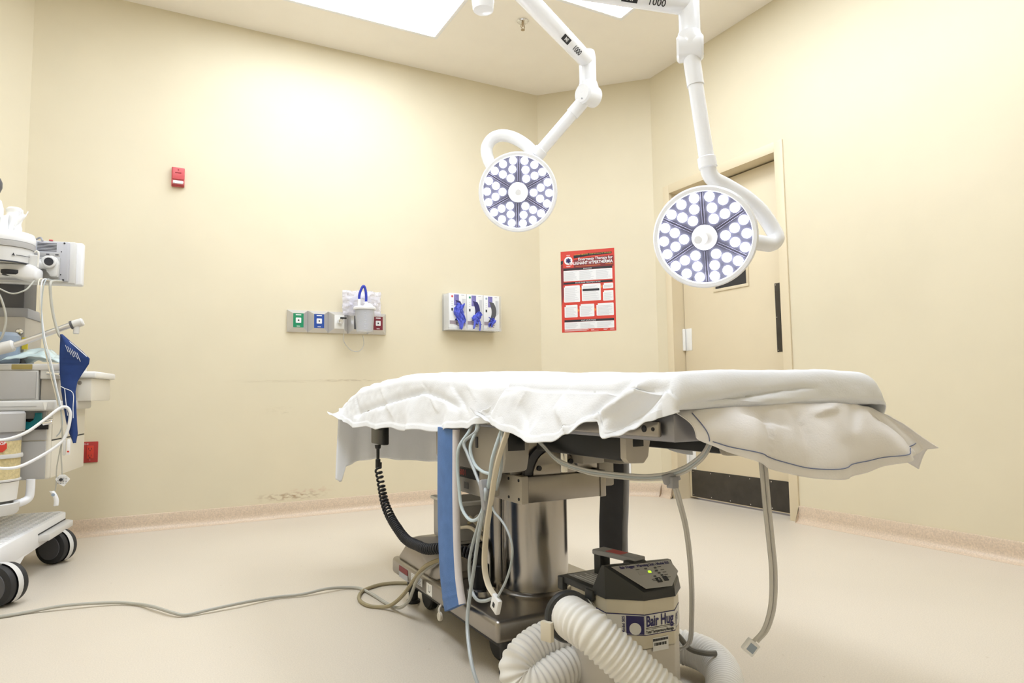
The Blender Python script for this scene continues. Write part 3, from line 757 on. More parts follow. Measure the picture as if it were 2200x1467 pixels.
for x, y in ((.872, 1.69), (1.168, 1.69), (.868, 2.20), (1.172, 2.20)):
    bm = bmesh.new(); cyl(bm, (x-.016, y, .047), (x+.016, y, .047), .047, 24, bev=.006); box(bm, x-.02, x+.02, y-.014, y+.014, .05, .102, .003)
    obj('caster', bm, 'rubber', T)
# labels and pedal on the side of the base
sx, ex_, ey_ = .7797, V((0, -1, 0)), V((0, 0, 1))
plate('rating_label', 'maroon', T, (sx, 2.222, .1335), ex_, ey_, .085, .018, .0006); plate('rating_label', 'lineprint', T, (sx, 2.222, .114), ex_, ey_, .085, .018, .0006)
plate('white_label', 'paper', T, (sx, 2.095, .132), ex_, ey_, .10, .024, .0006)
plate('symbol_label', 'offwhite', T, (sx, 1.985, .128), ex_, ey_, .045, .034, .0006)
text('symbol', 'U', .03, (sx, 1.985, .128), ex_, ey_, 'ink', T)
lb = bmesh.new()
for k in range(4): prism(lb, [(-.045, 0), (.04-.01*(k % 2), 0), (.04-.01*(k % 2), .0016), (-.045, .0016)], (sx-.0008, 2.095, .124+.0052*k), ex_, ey_, .0002)
obj('print_lines', lb, 'lineprint', T)['kind'] = 'stuff'
bm = bmesh.new(); tube(bm, [(.79, 1.905, .105), (.775, 1.895, .095), (.772, 1.885, .082)], .004, seg=8); cyl(bm, (.776, 1.880, .078), (.766, 1.880, .078), .013, 16, bev=.002); obj('brake_lever', bm, 'beigelight', T)
# pedestal
CX, CY = 1.012, 1.738
obj('pedestal_column', lathe(bmesh.new(), [(0, .157), (.0955, .157), (.0955, .44), (0, .44)], (CX, CY, 0), seg=72), 'steel', T)
obj('column_collar', lathe(bmesh.new(), [(.096, .157), (.108, .157), (.109, .163), (.104, .168), (.0965, .170)], (CX, CY, 0), seg=72), 'steelflat', T)
obj('rear_column', lathe(bmesh.new(), [(0, .157), (.042, .157), (.042, .468), (0, .468)], (.938, 1.835, 0), seg=40), 'steel', T)
obj('column_edge', B(1.094, 1.108, 1.80, 1.812, .157, .43), 'darkgrey', T)
hb = bmesh.new(); cyl(hb, (.925, 1.80, .462), (.925, 1.80, .478), .055, 30); box(hb, .888, .955, 1.765, 1.85, .475, .535, .004)
for k in range(3): cyl(hb, (.888+.016*k, 1.755, .478), (.888+.016*k, 1.755, .532), .006, 10)
obj('hydraulic_block', hb, 'black', T)
vb = bmesh.new()
for x, y in ((.872, 1.735), (.905, 1.722), (.918, 1.72)):
    for z, r_ in ((.480, .007), (.492, .005), (.505, .006)): cyl(vb, (x, y, z), (x, y, z+.010), r_, 10)
obj('hydraulic_fitting', vb, 'chrome', T)
# saddle with end caps
obj('saddle', B(.915, 1.152, 1.602, 1.87, .426, .497, .003), 'steelflat', T)
for x0, x1 in ((.893, .915), (1.152, 1.172)): obj('saddle_end', B(x0, x1, 1.600, 1.872, .424, .499, .003), 'beigelight' if x0 < 1 else 'steelflat', T)
sb = bmesh.new()
for y in (1.615, 1.672):
    for z in (.437, .487): cyl(sb, (.8915, y, z), (.8945, y, z), .0042, 10)
obj('screw', sb, 'ink', T)
# trunnion: half drum with a dark surround
hd = bmesh.new(); poly = [(.088*math.cos(R(a)), .088*math.sin(R(a))) for a in range(0, 181, 10)]
prism(hd, poly, (1.000, 1.615, .497), (1, 0, 0), (0, 0, 1), -.10, .002); obj('trunnion_guard', hd, 'darkgrey', T)
hd = bmesh.new(); poly = [(.070*math.cos(R(a)), .070*math.sin(R(a))) for a in range(0, 181, 10)]
prism(hd, poly, (1.005, 1.608, .497), (1, 0, 0), (0, 0, 1), -.02, .002); obj('trunnion', hd, 'steelflat', T)
sb = bmesh.new()
for x, z in ((.952, .517), (1.02, .562), (1.055, .53)): cyl(sb, (x, 1.602, z), (x, 1.612, z), .007, 12)
obj('screw', sb, 'ink', T)
obj('yoke_housing', B(.875, 1.165, 1.63, 1.95, .50, .640, .006), 'steelflat', T)
obj('yoke_plate', B(1.062, 1.135, 1.555, 1.64, .525, .640, .003), 'beige', T)
# side covers
def side_cover(sgn):
    f = lambda x: x if sgn < 0 else 2*TCX-x
    a, b = sorted((f(.792), f(.862)))
    bm = bmesh.new()
    poly = [(1.500, .650), (1.500, .560), (1.512, .526), (1.545, .519), (1.93, .515), (1.96, .54), (1.96, .650)]
    prism(bm, [(p[0], p[1]) for p in poly], (a, 0, 0), (0, 1, 0), (0, 0, 1), b-a, .006)
    cv = obj('side_cover', bm, 'beige', T, sharp=40)
    obj('cover_window', B(a+.008, b-.014, 1.4985, 1.502, .578, .635, .001), 'black', cv)
    obj('lower_cover', B(a+.010, b-.005, 1.655, 1.95, .443, .517, .006), 'beige', T)
    if sgn < 0:
        plate('name_band', 'ink', T, (a+.0095, 1.800, .500), (0, -1, 0), (0, 0, 1), .26, .026, .0008)
        text('name', 'SKYTRON', .020, (a+.0090, 1.865, .500), (0, -1, 0), (0, 0, 1), 'paper', T, bold=.0004)
        text('model_number', '6001', .024, (a+.0090, 1.775, .500), (0, -1, 0), (0, 0, 1), 'posterred', T, bold=.0005)
        plate('small_window', 'darkgrey', T, (a+.0098, 1.755, .466), (0, -1, 0), (0, 0, 1), .028, .018, .0008)
        plate('cover_latch', 'darkgrey', cv, (a-.0002, 1.66, .592), (0, -1, 0), (0, 0, 1), .012, .030, .003, .003)
        obj('toggle', TU([(a-.004, 1.735, .628), (a-.010, 1.725, .640), (a-.006, 1.705, .655)], .005, seg=8), 'chrome', cv)
side_cover(-1); side_cover(1)
# tilt actuators at the near end
for x0 in (.855, 1.13):
    a = bmesh.new(); prism(a, [(0, .650), (0, .586), (.008, .577), (.046, .575), (.058, .588), (.064, .625), (.064, .650)], (x0, 1.098, 0), (1, 0, 0), (0, 0, 1), -.02, .003)
    act = obj('actuator_cap', a, 'beigelight', T); obj('cap_slot', B(x0+.018, x0+.045, 1.0965, 1.1, .610, .632, .001), 'black', T)
    obj('actuator', B(x0+.002, x0+.055, 1.118, 1.46, .580, .648, .006), 'black', T)
hb = bmesh.new(); cyl(hb, (.90, 1.40, .53), (.90, 1.40, .62), .009, 12); cyl(hb, (.90, 1.40, .585), (.90, 1.40, .612), .014, 12); obj('piston_rod', hb, 'chrome', T)
obj('cross_beam', B(.865, 1.175, 1.36, 1.52, .60, .648, .004), 'black', T)
# table top frame in three sections, rails, mattress
for y0, y1 in ((.862, 1.44), (1.45, 2.15), (2.16, 2.90)):
    obj('top_section', B(.772, 1.268, y0, y1, .636, .684, .004), 'railgrey', T)
for x0, x1 in ((.757, .766), (1.274, 1.283)):
    for y0, y1 in ((.885, 1.43), (1.46, 2.14), (2.18, 2.88)):
        obj('side_rail', B(x0, x1, y0, y1, .644, .671, .003), 'steelflat', T)
        if x0 < 1:
            cyl(q := bmesh.new(), (x0-.0015, y0+.035, .6575), (x0+.002, y0+.035, .6575), .006, 12); cyl(q, (x0-.0015, y0+.012, .6575), (x0+.002, y0+.012, .6575), .0035, 10); obj('screw', q, 'ink', T)
            obj('rail_spacer', B(x0+.006, x0+.016, y0+.02, y0+.05, .648, .668), 'steelflat', T)
            obj('rail_spacer', B(x0+.006, x0+.016, y1-.05, y1-.02, .648, .668), 'steelflat', T)
for y0, y1, z1 in ((.850, 1.44, .736), (1.45, 2.15, .738), (2.16, 2.74, .735)):
    obj('mattress', B(.775, 1.268, y0, y1, .685, z1, .02, 3), 'mattress', T)

# ------------------------------------------------------------------ sheets
def lerp_tab(tab, x):
    if x <= tab[0][0]: return tab[0][1]
    for (a, va), (b, vb) in zip(tab, tab[1:]):
        if x <= b:
            t = (x-a)/(b-a); t = t*t*(3-2*t); return va+(vb-va)*t
    return tab[-1][1]
def seg_d(p, a, b):
    ab = b-a; t = max(0, min(1, (p-a).dot(ab)/ab.length_squared)); return (p-(a+ab*t)), t
def wrinkle(bm, ridges, fine=.0022, seed=0, fine2=.0010):
    bm.normal_update()
    out = []
    for v in bm.verts:
        d = 0
        for R_ in ridges:
            pts, wd, amp = R_[:-2], R_[-2], R_[-1]
            best = None; n_ = len(pts)-1
            for i in range(n_):
                q, t = seg_d(v.co, V(pts[i]), V(pts[i+1])); r = q.length
                if best is None or r < best[0]: best = (r, q.z, (i+t)/n_)
            r, qz, t = best
            if r < wd*4:
                ww = wd*(.6 if qz < 0 else 1.5)        # steep below, soft above
                d += amp*math.exp(-(r/ww)**2)*(max(0, 4*t*(1-t)))**.6
        d += fine*noise.noise(V((v.co.x*9, v.co.y*11, v.co.z*16+seed)))+fine2*noise.noise(V((v.co.x*40, v.co.y*34, v.co.z*40+seed)))
        out.append(d)
    for v, d in zip(bm.verts, out): v.co += v.normal*d
def section(v, ztop, zl, zr, xl=.752, xr=1.288, rad=.032):
    """point across the drape: v 0 = left hem ... 1 = right hem. returns x, z, k (0 at the top edge, 1 at the left hem)"""
    if v < .40:
        k = 1-v/.40; return xl, zl+(ztop-rad-zl)*(1-k), k
    if v < .48:
        a = (v-.40)/.08*math.pi/2; return xl+rad-rad*math.cos(a), ztop-rad+rad*math.sin(a), 0
    if v < .72:
        t = (v-.48)/.24; return xl+rad+(xr-xl-2*rad)*t, ztop+.004*math.sin(math.pi*t), 0
    if v < .80:
        a = (v-.72)/.08*math.pi/2; return xr-rad+rad*math.sin(a), ztop-rad+rad*math.cos(a), 0
    t = (v-.80)/.20; return xr, ztop-rad+(zr-ztop+rad)*t, -t
# far sheet
TOPA = [(1.38, .752), (1.487, .756), (1.567, .757), (1.714, .777), (1.9, .786), (2.13, .788), (2.35, .778), (2.5, .768), (2.655, .758), (2.80, .728), (2.90, .700), (2.99, .664)]
HEMA = [(1.38, .648), (1.56, .650), (1.612, .635), (1.70, .626), (1.803, .619), (2.0, .612), (2.169, .609), (2.45, .603), (2.682, .600), (2.80, .610), (2.863, .622), (2.943, .646), (2.99, .655)]
def sheetA(u, v):
    Y = 1.38+(2.985-1.38)*u
    zt = lerp_tab(TOPA, Y); zl = lerp_tab(HEMA, Y)+.004*math.sin(Y*23); zr = .56+.01*math.sin(Y*17)
    x, z, k = section(v, zt, zl, zr)
    if k > 0:
        x -= k*(.014+.006*math.sin(Y*19+1)+.004*math.sin(Y*41)) - .010*math.sin(math.pi*k)*0
        if z-zl < .017: x -= .0025
        if Y > 2.7: x -= .03*k*(Y-2.7)/.29
    elif k < 0: x += -k*(.015+.008*math.sin(Y*21))
    return V((x, Y, z))
bm = grid(sheetA, 190, 96)
# hem over the far end, hanging below the table
def apron(u, v):
    x = .752+(1.288-.752)*u
    zh = lerp_tab([(.752, .36), (.775, .345), (.80, .415), (.86, .432), (.95, .440), (1.05, .425), (1.2, .41), (1.288, .40)], x)
    zt = .668+.012*math.sin(math.pi*u)
    k = v
    y = 2.985+.02*math.sin(math.pi*.5*v)+.012*k*math.sin(x*46)+.004*math.sin(x*90)*k
    return V((x-.01*k*(1-u), y, zt+(zh-zt)*v))
grid(apron, 60, 30, bm)
def apron2(u, v):      # left corner hanging back along the side
    y = 2.985-.13*u; zh = .36+.22*u
    return V((.752-.012*math.sin(math.pi*u)-.006*v, y+.004*v, .655+(zh-.655)*v*(1-.2*u)))
wrinkle(bm, [((.735, 2.70, .640), (.735, 2.60, .655), (.735, 2.27, .692), (.735, 1.95, .724), (.735, 1.74, .694), (.735, 1.66, .68), .013, .016),
             ((.735, 1.90, .725), (.735, 1.83, .665), .010, -.010), ((.735, 1.98, .760), (.735, 1.86, .70), .010, .007), ((.735, 1.75, .75), (.735, 1.60, .66), .016, .008), ((.735, 2.72, .72), (.735, 2.62, .63), .018, .008),
             ((.735, 2.40, .75), (.735, 2.20, .63), .018, -.006), ((.735, 1.68, .77), (.735, 1.57, .70), .012, -.006)], .0035, 3, .0013)
S1 = tag(obj('bed_sheet', bm, 'sheet', sharp=70, solid=.0016, origin=(1.02, 2.2, .75)), 'white sheet draped over the far head end of the operating table', 'sheet', 'white table sheets')
hp = [sheetA(i/60, 0)+V((-.0045, 0, .0165)) for i in range(61)]
# near sheet
TOPB = [(.83, .751), (1.03, .748), (1.225, .753), (1.368, .762), (1.487, .764), (1.58, .765)]
HEMB = [(.83, .686), (.886, .668), (.935, .652), (.975, .639), (.992, .634), (1.006, .640), (1.018, .664), (1.04, .663), (1.10, .638), (1.161, .620), (1.23, .615), (1.30, .622), (1.36, .630), (1.45, .641), (1.50, .650), (1.535, .664), (1.565, .685)]
def sheetB(u, v):
    end = 1.565-.17*min(1, v/.44)
    if v > .5: end = 1.395+.02*math.sin(v*30)
    Y0 = .862; w_ = min(1, u/.16); s = max(0, (u-.16)/.84)
    Y = Y0+(end-Y0)*s
    if s <= 0: Y = Y0
    zt = lerp_tab(TOPB, Y); zl = lerp_tab(HEMB, Y); zr = .62
    if u < .16: zl = .686+( .668-.686)*w_*.6; zr = .69-.05*w_
    x, z, k = section(v, zt, zl, zr)
    if k > 0:
        if u >= .16:
            x -= k*(.012+.010*math.sin((Y-1.0)*12)+.005*math.sin(Y*37))
            if 0.96 < Y < 1.02: x -= .016*k*math.exp(-((Y-.992)/.018)**2)
            if 1.03 < Y < 1.5: x -= .022*k*math.sin((Y-1.03)/.47*math.pi)
            if z-zl < .014: x -= .0022
    elif k < 0: x += -k*.012
    if u < .16:
        a = w_*math.pi/2
        z = .688+(z-.688)*math.sin(a) if z > .688 else z
        Y = .828+.034*(1-math.cos(a)) if w_ > .0 else .842
        if w_ < .12: Y = .842-.014*w_/.12
        cxx = 1.02; x = cxx+(x-cxx)*(1-.045*(1-math.sin(a*.5+math.pi/4*w_))**1.0*(1-w_))
    lift = .0035
    return V((x-(.004 if k > 0 else 0), Y, z+lift))
bm = grid(sheetB, 170, 110)
wrinkle(bm, [((.735, .995, .640), (.752, .845, .730), .010, .013), ((.735, 1.03, .672), (.752, .88, .742), .012, -.012), ((.735, .955, .650), (.752, .86, .705), .008, .009),
             ((.735, 1.07, .66), (.752, .93, .745), .010, .010), ((.735, 1.50, .665), (.752, 1.42, .74), .012, .010), ((.735, 1.55, .68), (.74, 1.48, .655), .008, .012), ((.735, 1.46, .72), (.752, 1.33, .74), .02, .005),
             ((.735, 1.17, .70), (.735, 1.10, .64), .022, -.010), ((.735, 1.33, .70), (.735, 1.25, .63), .026, .008),
             ((.75, .830, .690), (.79, .828, .694), (.93, .826, .712), (1.05, .826, .722), (1.10, .826, .722), .0055, .012), ((1.07, .826, .722), (1.13, .826, .700), .008, .004),
             ((1.10, .826, .742), (1.19, .826, .698), .012, .004), ((1.20, .826, .735), (1.26, .828, .695), .010, .004), ((.80, .828, .735), (.84, .828, .70), .012, -.004), ((.90, .828, .700), (1.05, .828, .697), .006, -.006)], .0032, 9, .0013)
tag(obj('bed_sheet', bm, 'sheet', sharp=70, solid=.0016, origin=(1.02, 1.2, .75)), 'white sheet pulled over the near end of the operating table mattress', 'sheet', 'white table sheets')
# hanging sheet with the blue stitched hem
def hang(u, v):
    top = [(.772, .866, .690), (.84, .836, .692), (.93, .832, .694), (1.03, .831, .696), (1.13, .832, .693), (1.21, .836, .690), (1.255, .842, .686), (1.275, .845, .684)]
    bot = [(.800, .842, .645), (.845, .808, .618), (.92, .792, .589), (1.02, .782, .568), (1.13, .786, .566), (1.25, .792, .580), (1.345, .804, .590), (1.417, .816, .600)]
    n = len(top)-1; s = u*n; i = min(n-1, int(s)); f = s-i
    def cr(P):
        a, b, c, d = [V(P[max(0, min(n, j))]) for j in (i-1, i, i+1, i+2)]
        return .5*((2*b)+(c-a)*f+(2*a-5*b+4*c-d)*f*f+(3*b-a-3*c+d)*f**3)
    a, b = cr(top), cr(bot); p = a.lerp(b, v)
    p.y -= .018*math.sin(math.pi*v*.9)*(1 if u < .85 else .3)
    p.y += v*(.010*math.sin(u*23)+.005*math.sin(u*47+1)); p.z -= .006*math.sin(math.pi*v)*math.sin(u*19)
    return p
bm = grid(hang, 110, 40)
# corner flap blowing out at the right
def flap(u, v):
    a = V((1.275, .846, .684)).lerp(V((1.417, .818, .600)), v); b = V((1.292, 1.02, .680)).lerp(V((1.485, .885, .545)), v)
    p = a.lerp(b, u); p.x += .010*math.sin(math.pi*v)*u; p.z += .008*math.sin(math.pi*u)*v; return p
grid(flap, 16, 24, bm)
wrinkle(bm, [((.95, .82, .69), (.90, .80, .60), .012, .006), ((1.02, .82, .69), (1.0, .79, .58), .010, .005), ((1.25, .83, .68), (1.33, .80, .60), .012, .009), ((1.24, .83, .68), (1.26, .80, .59), .010, .006),
             ((1.20, .83, .685), (1.14, .80, .64), .012, .006), ((.88, .82, .685), (.99, .81, .655), .010, .007), ((1.05, .82, .67), (1.16, .82, .69), .008, -.008)], .004, 21, .0013)
sh = tag(obj('hanging_sheet', bm, 'sheet2', sharp=70, solid=.0016, origin=(1.05, .82, .69)), 'sheet with blue stitched hem hanging below the near end of the table', 'sheet', 'white table sheets')
me = sh.data
nv = 41
def hv(i, j): return sh.data.vertices[i*nv+j].co+V((1.05, .82, .69))
st = [hv(i, 34)+V((0, -.0022, 0)) for i in range(8, 102)]
obj('hem_stitching', TU(st[::2], .0009, seg=5, n=3), 'stitch', sh)
st = [hv(7, j)+V((-.0004, -.0022, 0)) for j in range(3, 36)]
obj('hem_stitching', TU(st[::2], .0009, seg=5, n=3), 'stitch', sh)

# ------------------------------------------------------------------ straps, hand control, tubes on the table
def strap(name, cl, wid, x, th, m, mb, label):
    P = spline([V((x, y, z)) for y, z in cl], 10); TT, _ = frames(P)
    t = thing(name, label, 'strap', (x, P[-1].y, P[-1].z), group='restraint straps over the table sides')
    def f(u, v):
        s = u*(len(P)-1); i = min(len(P)-2, int(s)); p = P[i].lerp(P[i+1], s-i); d = TT[i]
        sd = V((0, -d.z, d.y)); return p, sd
    bm = bmesh.new(); rings = []
    for i in range(len(P)):
        p, sd = f(i/(len(P)-1), 0)
        sd = sd if sd.y < 0 else -sd
        wr = .0012*noise.noise(V((0, 0, i*.35)))
        rings.append([bm.verts.new(p+sd*(wid*a)+V((th*b+wr, 0, 0))) for a, b in ((-.5, -.3), (-.46, -.5), (0, -.62), (.46, -.5), (.5, -.3), (.5, .3), (.46, .5), (0, .5), (-.46, .5), (-.5, .3))])
    for a, b in zip(rings, rings[1:]):
        for k in range(10): bm.faces.new((a[k], a[(k+1) % 10], b[(k+1) % 10], b[k]))
    bm.faces.new(rings[0]); bm.faces.new(rings[-1]); obj('pad', bm, m, t, sharp=50)
    for s_ in (.5, -.5):
        q = []
        for i in range(0, len(P), 2):
            p, sd = f(i/(len(P)-1), 0); sd = sd if sd.y < 0 else -sd; q.append(p+sd*(wid*s_))
        obj('edge_binding', tube(bmesh.new(), q, th*(.5 if s_ > 0 else .3), seg=10, n=3), mb if s_ > 0 else m, t, sharp=60)
strap('padded_strap', [(1.748, .628), (1.752, .45), (1.748, .32), (1.738, .235), (1.724, .185), (1.710, .152)], .112, .744, .020, 'straprblue', 'strapwhite', 'blue padded strap with white edging hanging from the near table side')
strap('padded_strap', [(1.745, .635), (1.735, .50), (1.742, .38), (1.750, .30), (1.752, .21)], .125, 1.302, .018, 'strapgrey', 'midgrey', 'dark grey strap hanging on the far side of the table pedestal')
t = thing('hand_control', 'black hand control hooked under the sheet, its coiled cord hanging down', 'remote control', (.742, 2.39, .545))
obj('body', B(.742, .768, 2.335, 2.472, .545, .618, .006), 'black', t)
obj('hook', TU([(.755, 2.40, .61), (.752, 2.40, .64), (.755, 2.40, .676), (.768, 2.40, .68)], .004, seg=8), 'chrome', t)
obj('strain_relief', lathe(bmesh.new(), [(0, 0), (.012, 0), (.010, -.012), (.006, -.016), (.0055, -.05), (.009, -.052), (.009, -.082), (.006, -.086), (0, -.086)], (.742, 2.385, .545), seg=16), 'black', t)
cp = spline([(.742, 2.385, .460), (.742, 2.362, .430), (.742, 2.340, .395), (.742, 2.300, .345), (.745, 2.243, .305), (.748, 2.175, .277), (.750, 2.129, .262), (.752, 2.085, .256), (.755, 2.029, .256), (.760, 1.949, .258), (.785, 1.88, .27), (.84, 1.82, .26), (.86, 1.79, .22)], 14)
cp, Lc = resample(cp, .0010); TT, FF = frames(cp); ph = 0; hx = []
for i, p in enumerate(cp):
    s = i/(len(cp)-1); pitch_ = .018 if s < .10 else (.0140 if s < .30 else .0098)
    ph += 2*math.pi*.0010/pitch_; a, b = FF[i]; r_ = .010+.003*min(1, s*4); hx.append(p+(a*math.cos(ph)+b*math.sin(ph))*r_)
obj('coiled_cord', tube(bmesh.new(), [hx[0]+V((0, 0, .02))]+hx, .0040, seg=6, smooth=False), 'rubber', t, sharp=80)
bm = bmesh.new(); cyl(bm, (.86, 1.79, .157), (.86, 1.79, .235), .026, 20, bev=.003); cyl(bm, (.86, 1.79, .150), (.86, 1.79, .17), .034, 20, bev=.003); tube(bm, [(.86, 1.79, .225), (.858, 1.80, .262), (.85, 1.83, .275)], .016, seg=12)
obj('power_plug', bm, 'rubber', T)
bm = bmesh.new(); lathe(bm, [(.030, .157), (.040, .157), (.040, .166), (.030, .17)], (.86, 1.79, 0), seg=24); obj('plug_ring', bm, 'chrome', T)

def cable(name, pts, r, m, label, cat='tube', seg=8, flat=None, group=None, n=8):
    return tag(obj(name, TU(pts, r, seg=seg, flat=flat, n=n), m), label, cat, group)
G = 'tubes hanging from the table side'
cable('air_tube', [(.748, 1.60, .66), (.741, 1.596, .630), (.713, 1.603, .587), (.712, 1.613, .538), (.712, 1.605, .492), (.712, 1.592, .441), (.712, 1.558, .417), (.712, 1.518, .414), (.712, 1.478, .434), (.712, 1.452, .476), (.714, 1.434, .521), (.716, 1.418, .576), (.738, 1.412, .640)], .0042, 'tubeblue', 'pale blue air tube hanging in a deep loop beside the blue strap', group=G)
cable('air_tube', [(.748, 1.556, .66), (.741, 1.554, .630), (.717, 1.580, .600), (.717, 1.561, .572), (.717, 1.528, .540), (.716, 1.489, .504), (.715, 1.462, .480)], .0042, 'tubegrey', 'grey air tube running diagonally behind the loop', group=G)
cable('air_tube', [(.748, 1.565, .66), (.741, 1.559, .630), (.723, 1.557, .589), (.723, 1.536, .551), (.722, 1.489, .535), (.721, 1.434, .533)], .0042, 'tubeblue', 'short pale tube curving across the table cover above the name band', group=G)
cable('air_tube', [(.742, 1.405, .66), (.732, 1.40, .62), (.722, 1.385, .585), (.722, 1.392, .54), (.719, 1.41, .50)], .0042, 'tubegrey', 'grey air tube beside the dark cover window', group=G)
cable('flat_tube', [(.742, 1.374, .66), (.730, 1.374, .630), (.708, 1.382, .559), (.703, 1.406, .472), (.703, 1.432, .394), (.703, 1.441, .324), (.704, 1.425, .285), (.705, 1.394, .267)], .0060, 'tubebeige', 'flat cream twin tube hanging straight down to a white connector', flat=(.6, 1.25), group=G)
cable('thin_cable', [(.705, 1.380, .268), (.705, 1.337, .316), (.705, 1.310, .366), (.705, 1.311, .400), (.705, 1.334, .426), (.705, 1.362, .442), (.707, 1.401, .457), (.709, 1.419, .492)], .0026, 'tubegrey', 'thin grey cable bowing out in front of the pedestal', 'cable', group=G)
cable('air_tube', [(.712, 1.454, .485), (.712, 1.468, .447), (.712, 1.494, .405), (.711, 1.530, .343), (.711, 1.544, .296), (.711, 1.532, .249), (.711, 1.501, .231), (.711, 1.455, .240), (.709, 1.402, .262)], .0040, 'tubegrey', 'grey tube sagging to the white connector', group=G)
cable('air_tube', [(.706, 1.440, .500), (.703, 1.431, .488), (.703, 1.445, .446), (.700, 1.469, .378), (.698, 1.488, .309), (.692, 1.505, .228), (.680, 1.49, .176), (.660, 1.43, .130), (.655, 1.39, .095), (.668, 1.37, .060), (.690, 1.36, .02), (.72, 1.33, .006), (.76, 1.26, .006)], .0045, 'tubegrey', 'long grey tube dropping from the table to the floor in front of the base', group=G)
t = thing('tube_connector', 'white square connector at the end of the flat tube', 'connector', (.704, 1.39, .245))
Mx = Matrix.Translation((.704, 1.384, .257)) @ Matrix.Rotation(R(22), 4, 'X')
obj('housing', B(-.006, .006, -.016, .016, -.024, .012, .003, mtx=Mx), 'white', t); obj('port', B(-.0072, -.0055, -.004, .004, -.012, -.002, mtx=Mx), 'ink', t)
bm = bmesh.new(); box(bm, -.011, .011, -.009, .009, -.05, .02, .004, mtx=Matrix.Translation((.708, 1.447, .50)) @ Matrix.Rotation(R(-14), 4, 'X'))
tag(obj('tube_coupler', bm, 'midgrey'), 'grey coupler where the air tubes join below the cover', 'connector')
bm = bmesh.new(); cyl(bm, (.722, 1.452, .515), (.716, 1.468, .455), .007, 12, bev=.001); tag(obj('tube_sleeve', bm, 'offwhite'), 'white sleeve on the air tube next to the pedestal', 'connector')
# clear triple tubing under the near end
TR = [(.845, 1.46, .625), (.841, 1.402, .604), (.839, 1.327, .571), (.846, 1.244, .557), (.855, 1.171, .554), (.866, 1.062, .557), (.870, 1.003, .565), (.877, .987, .570), (.880, .948, .585), (.876, .902, .612), (.880, .885, .640)]
for k, dz, lb_ in ((0, 0, 'upper'), (1, -.0048, 'middle'), (2, -.0096, 'lower')):
    cable('clear_tube', [V(p)+V((.003*(k-1), .002*k, dz)) for p in TR], .0027, ('tubegrey', 'tubeclear', 'corddark')[0 if k == 1 else 1], lb_+' clear tube sagging below the near end of the table', group='clear tubes under the table')
bm = bmesh.new(); box(bm, -.016, .016, -.006, .006, -.012, .006, .002, mtx=Matrix.Translation((.874, .990, .562)) @ Matrix.Rotation(R(-25), 4, 'Z') @ Matrix.Rotation(R(-18), 4, 'Y')); box(bm, .868, .884, .978, .996, .540, .562, .002)
tag(obj('tube_junction', bm, 'midgrey'), 'grey junction where a clear tube drops from the sagging bundle', 'connector')
DP = [(.878, .988, .548), (.890, .995, .525), (.904, 1.000, .508), (.945, 1.029, .447), (1.005, 1.085, .346), (1.06, 1.150, .239), (1.108, 1.212, .152), (1.135, 1.27, .09), (1.15, 1.33, .1)]
DP = [(.879, .987, .548), (.904, 1.000, .508), (.930, 1.012, .447), (.968, 1.045, .36), (1.010, 1.098, .265), (1.048, 1.158, .18)]
DP = [(.879, .987, .552), (.904, 1.000, .508), (.945, 1.029, .447), (1.005, 1.085, .346), (1.088, 1.177, .222), (1.130, 1.235, .135), (1.135, 1.30, .095)]
for k, lb_ in ((0, 'left'), (1, 'right')):
    cable('clear_tube', [V(p)+V((.0045*(k-.5), -.002*(k-.5), 0)) for p in DP], .0034, 'tubeclear', lb_+' tube of the clear pair dropping to the warming unit', group='clear tubes dropping to the floor')
for k, lb_ in ((0, 'left'), (1, 'right')):
    cable('clear_tube', [V(p)+V((.007*(k-.5), -.003*(k-.5), 0)) for p in [(.930, .826, .66), (.933, .822, .593), (.944, .828, .528), (.960, .837, .462), (.974, .846, .403), (.982, .858, .343), (.981, .874, .298), (.965, .885, .275)]], .0036, 'tubeclear',
          lb_+' strand of the clear tube hanging from the hemmed sheet', group='clear tubes hanging from the sheet')
t = thing('tube_connector', 'small white and blue connector hanging free at the tube end', 'connector', (.957, .888, .255))
Mx = Matrix.Translation((.958, .889, .267)) @ Matrix.Rotation(R(-28), 4, 'Z') @ Matrix.Rotation(R(40), 4, 'Y')
obj('housing', B(-.011, .011, -.007, .007, -.013, .011, .002, mtx=Mx), 'white', t); obj('blue_label', B(-.007, .007, -.0078, -.0066, -.008, .006, mtx=Mx), 'bottleblue', t)

# things on the table base
t = thing('plastic_tray', 'light grey plastic tray standing on the far end of the table base', 'tray', (1.0, 2.10, .243))
bm = bmesh.new(); box(bm, .880, 1.18, 2.00, 2.20, .245, .262, .006)
for a in ((.880, .895, 2.0, 2.2), (1.165, 1.18, 2.0, 2.2), (.880, 1.18, 2.0, 2.012), (.880, 1.18, 2.188, 2.2)): box(bm, *a, .25, .372, .005)
obj('tray_body', bm, 'mgrey', t)
obj('tray_rim', box(box(bmesh.new(), .872, .897, 1.99, 2.21, .366, .378, .004), .872, 1.188, 1.985, 2.012, .366, .378, .004), 'mlight', t)
rnd = random.Random(5)
for k in range(7):
    x = .86+.016*k; z = .275+.012*(k % 3); y = 1.93
    cable('coiled_hose', [(x+.05*rnd.random(), 2.0-.01*k, .30+.012*k), (x+.03, y-.02, z+.05*rnd.random()), (x+.06, y-.07, .27+.012*k), (x+.10, y-.05, .262+.01*(k % 4)), (x+.16, y+.03, .275+.012*k)], .0055, ('tubebeige', 'cordtan', 'tubeclear')[k % 3],
          ('cream', 'tan', 'clear')[k % 3]+' hose coiled on the table base, '+('lowest', 'second', 'third', 'fourth', 'fifth', 'sixth', 'topmost')[k]+' in the heap', 'hose', group='hoses coiled on the table base')
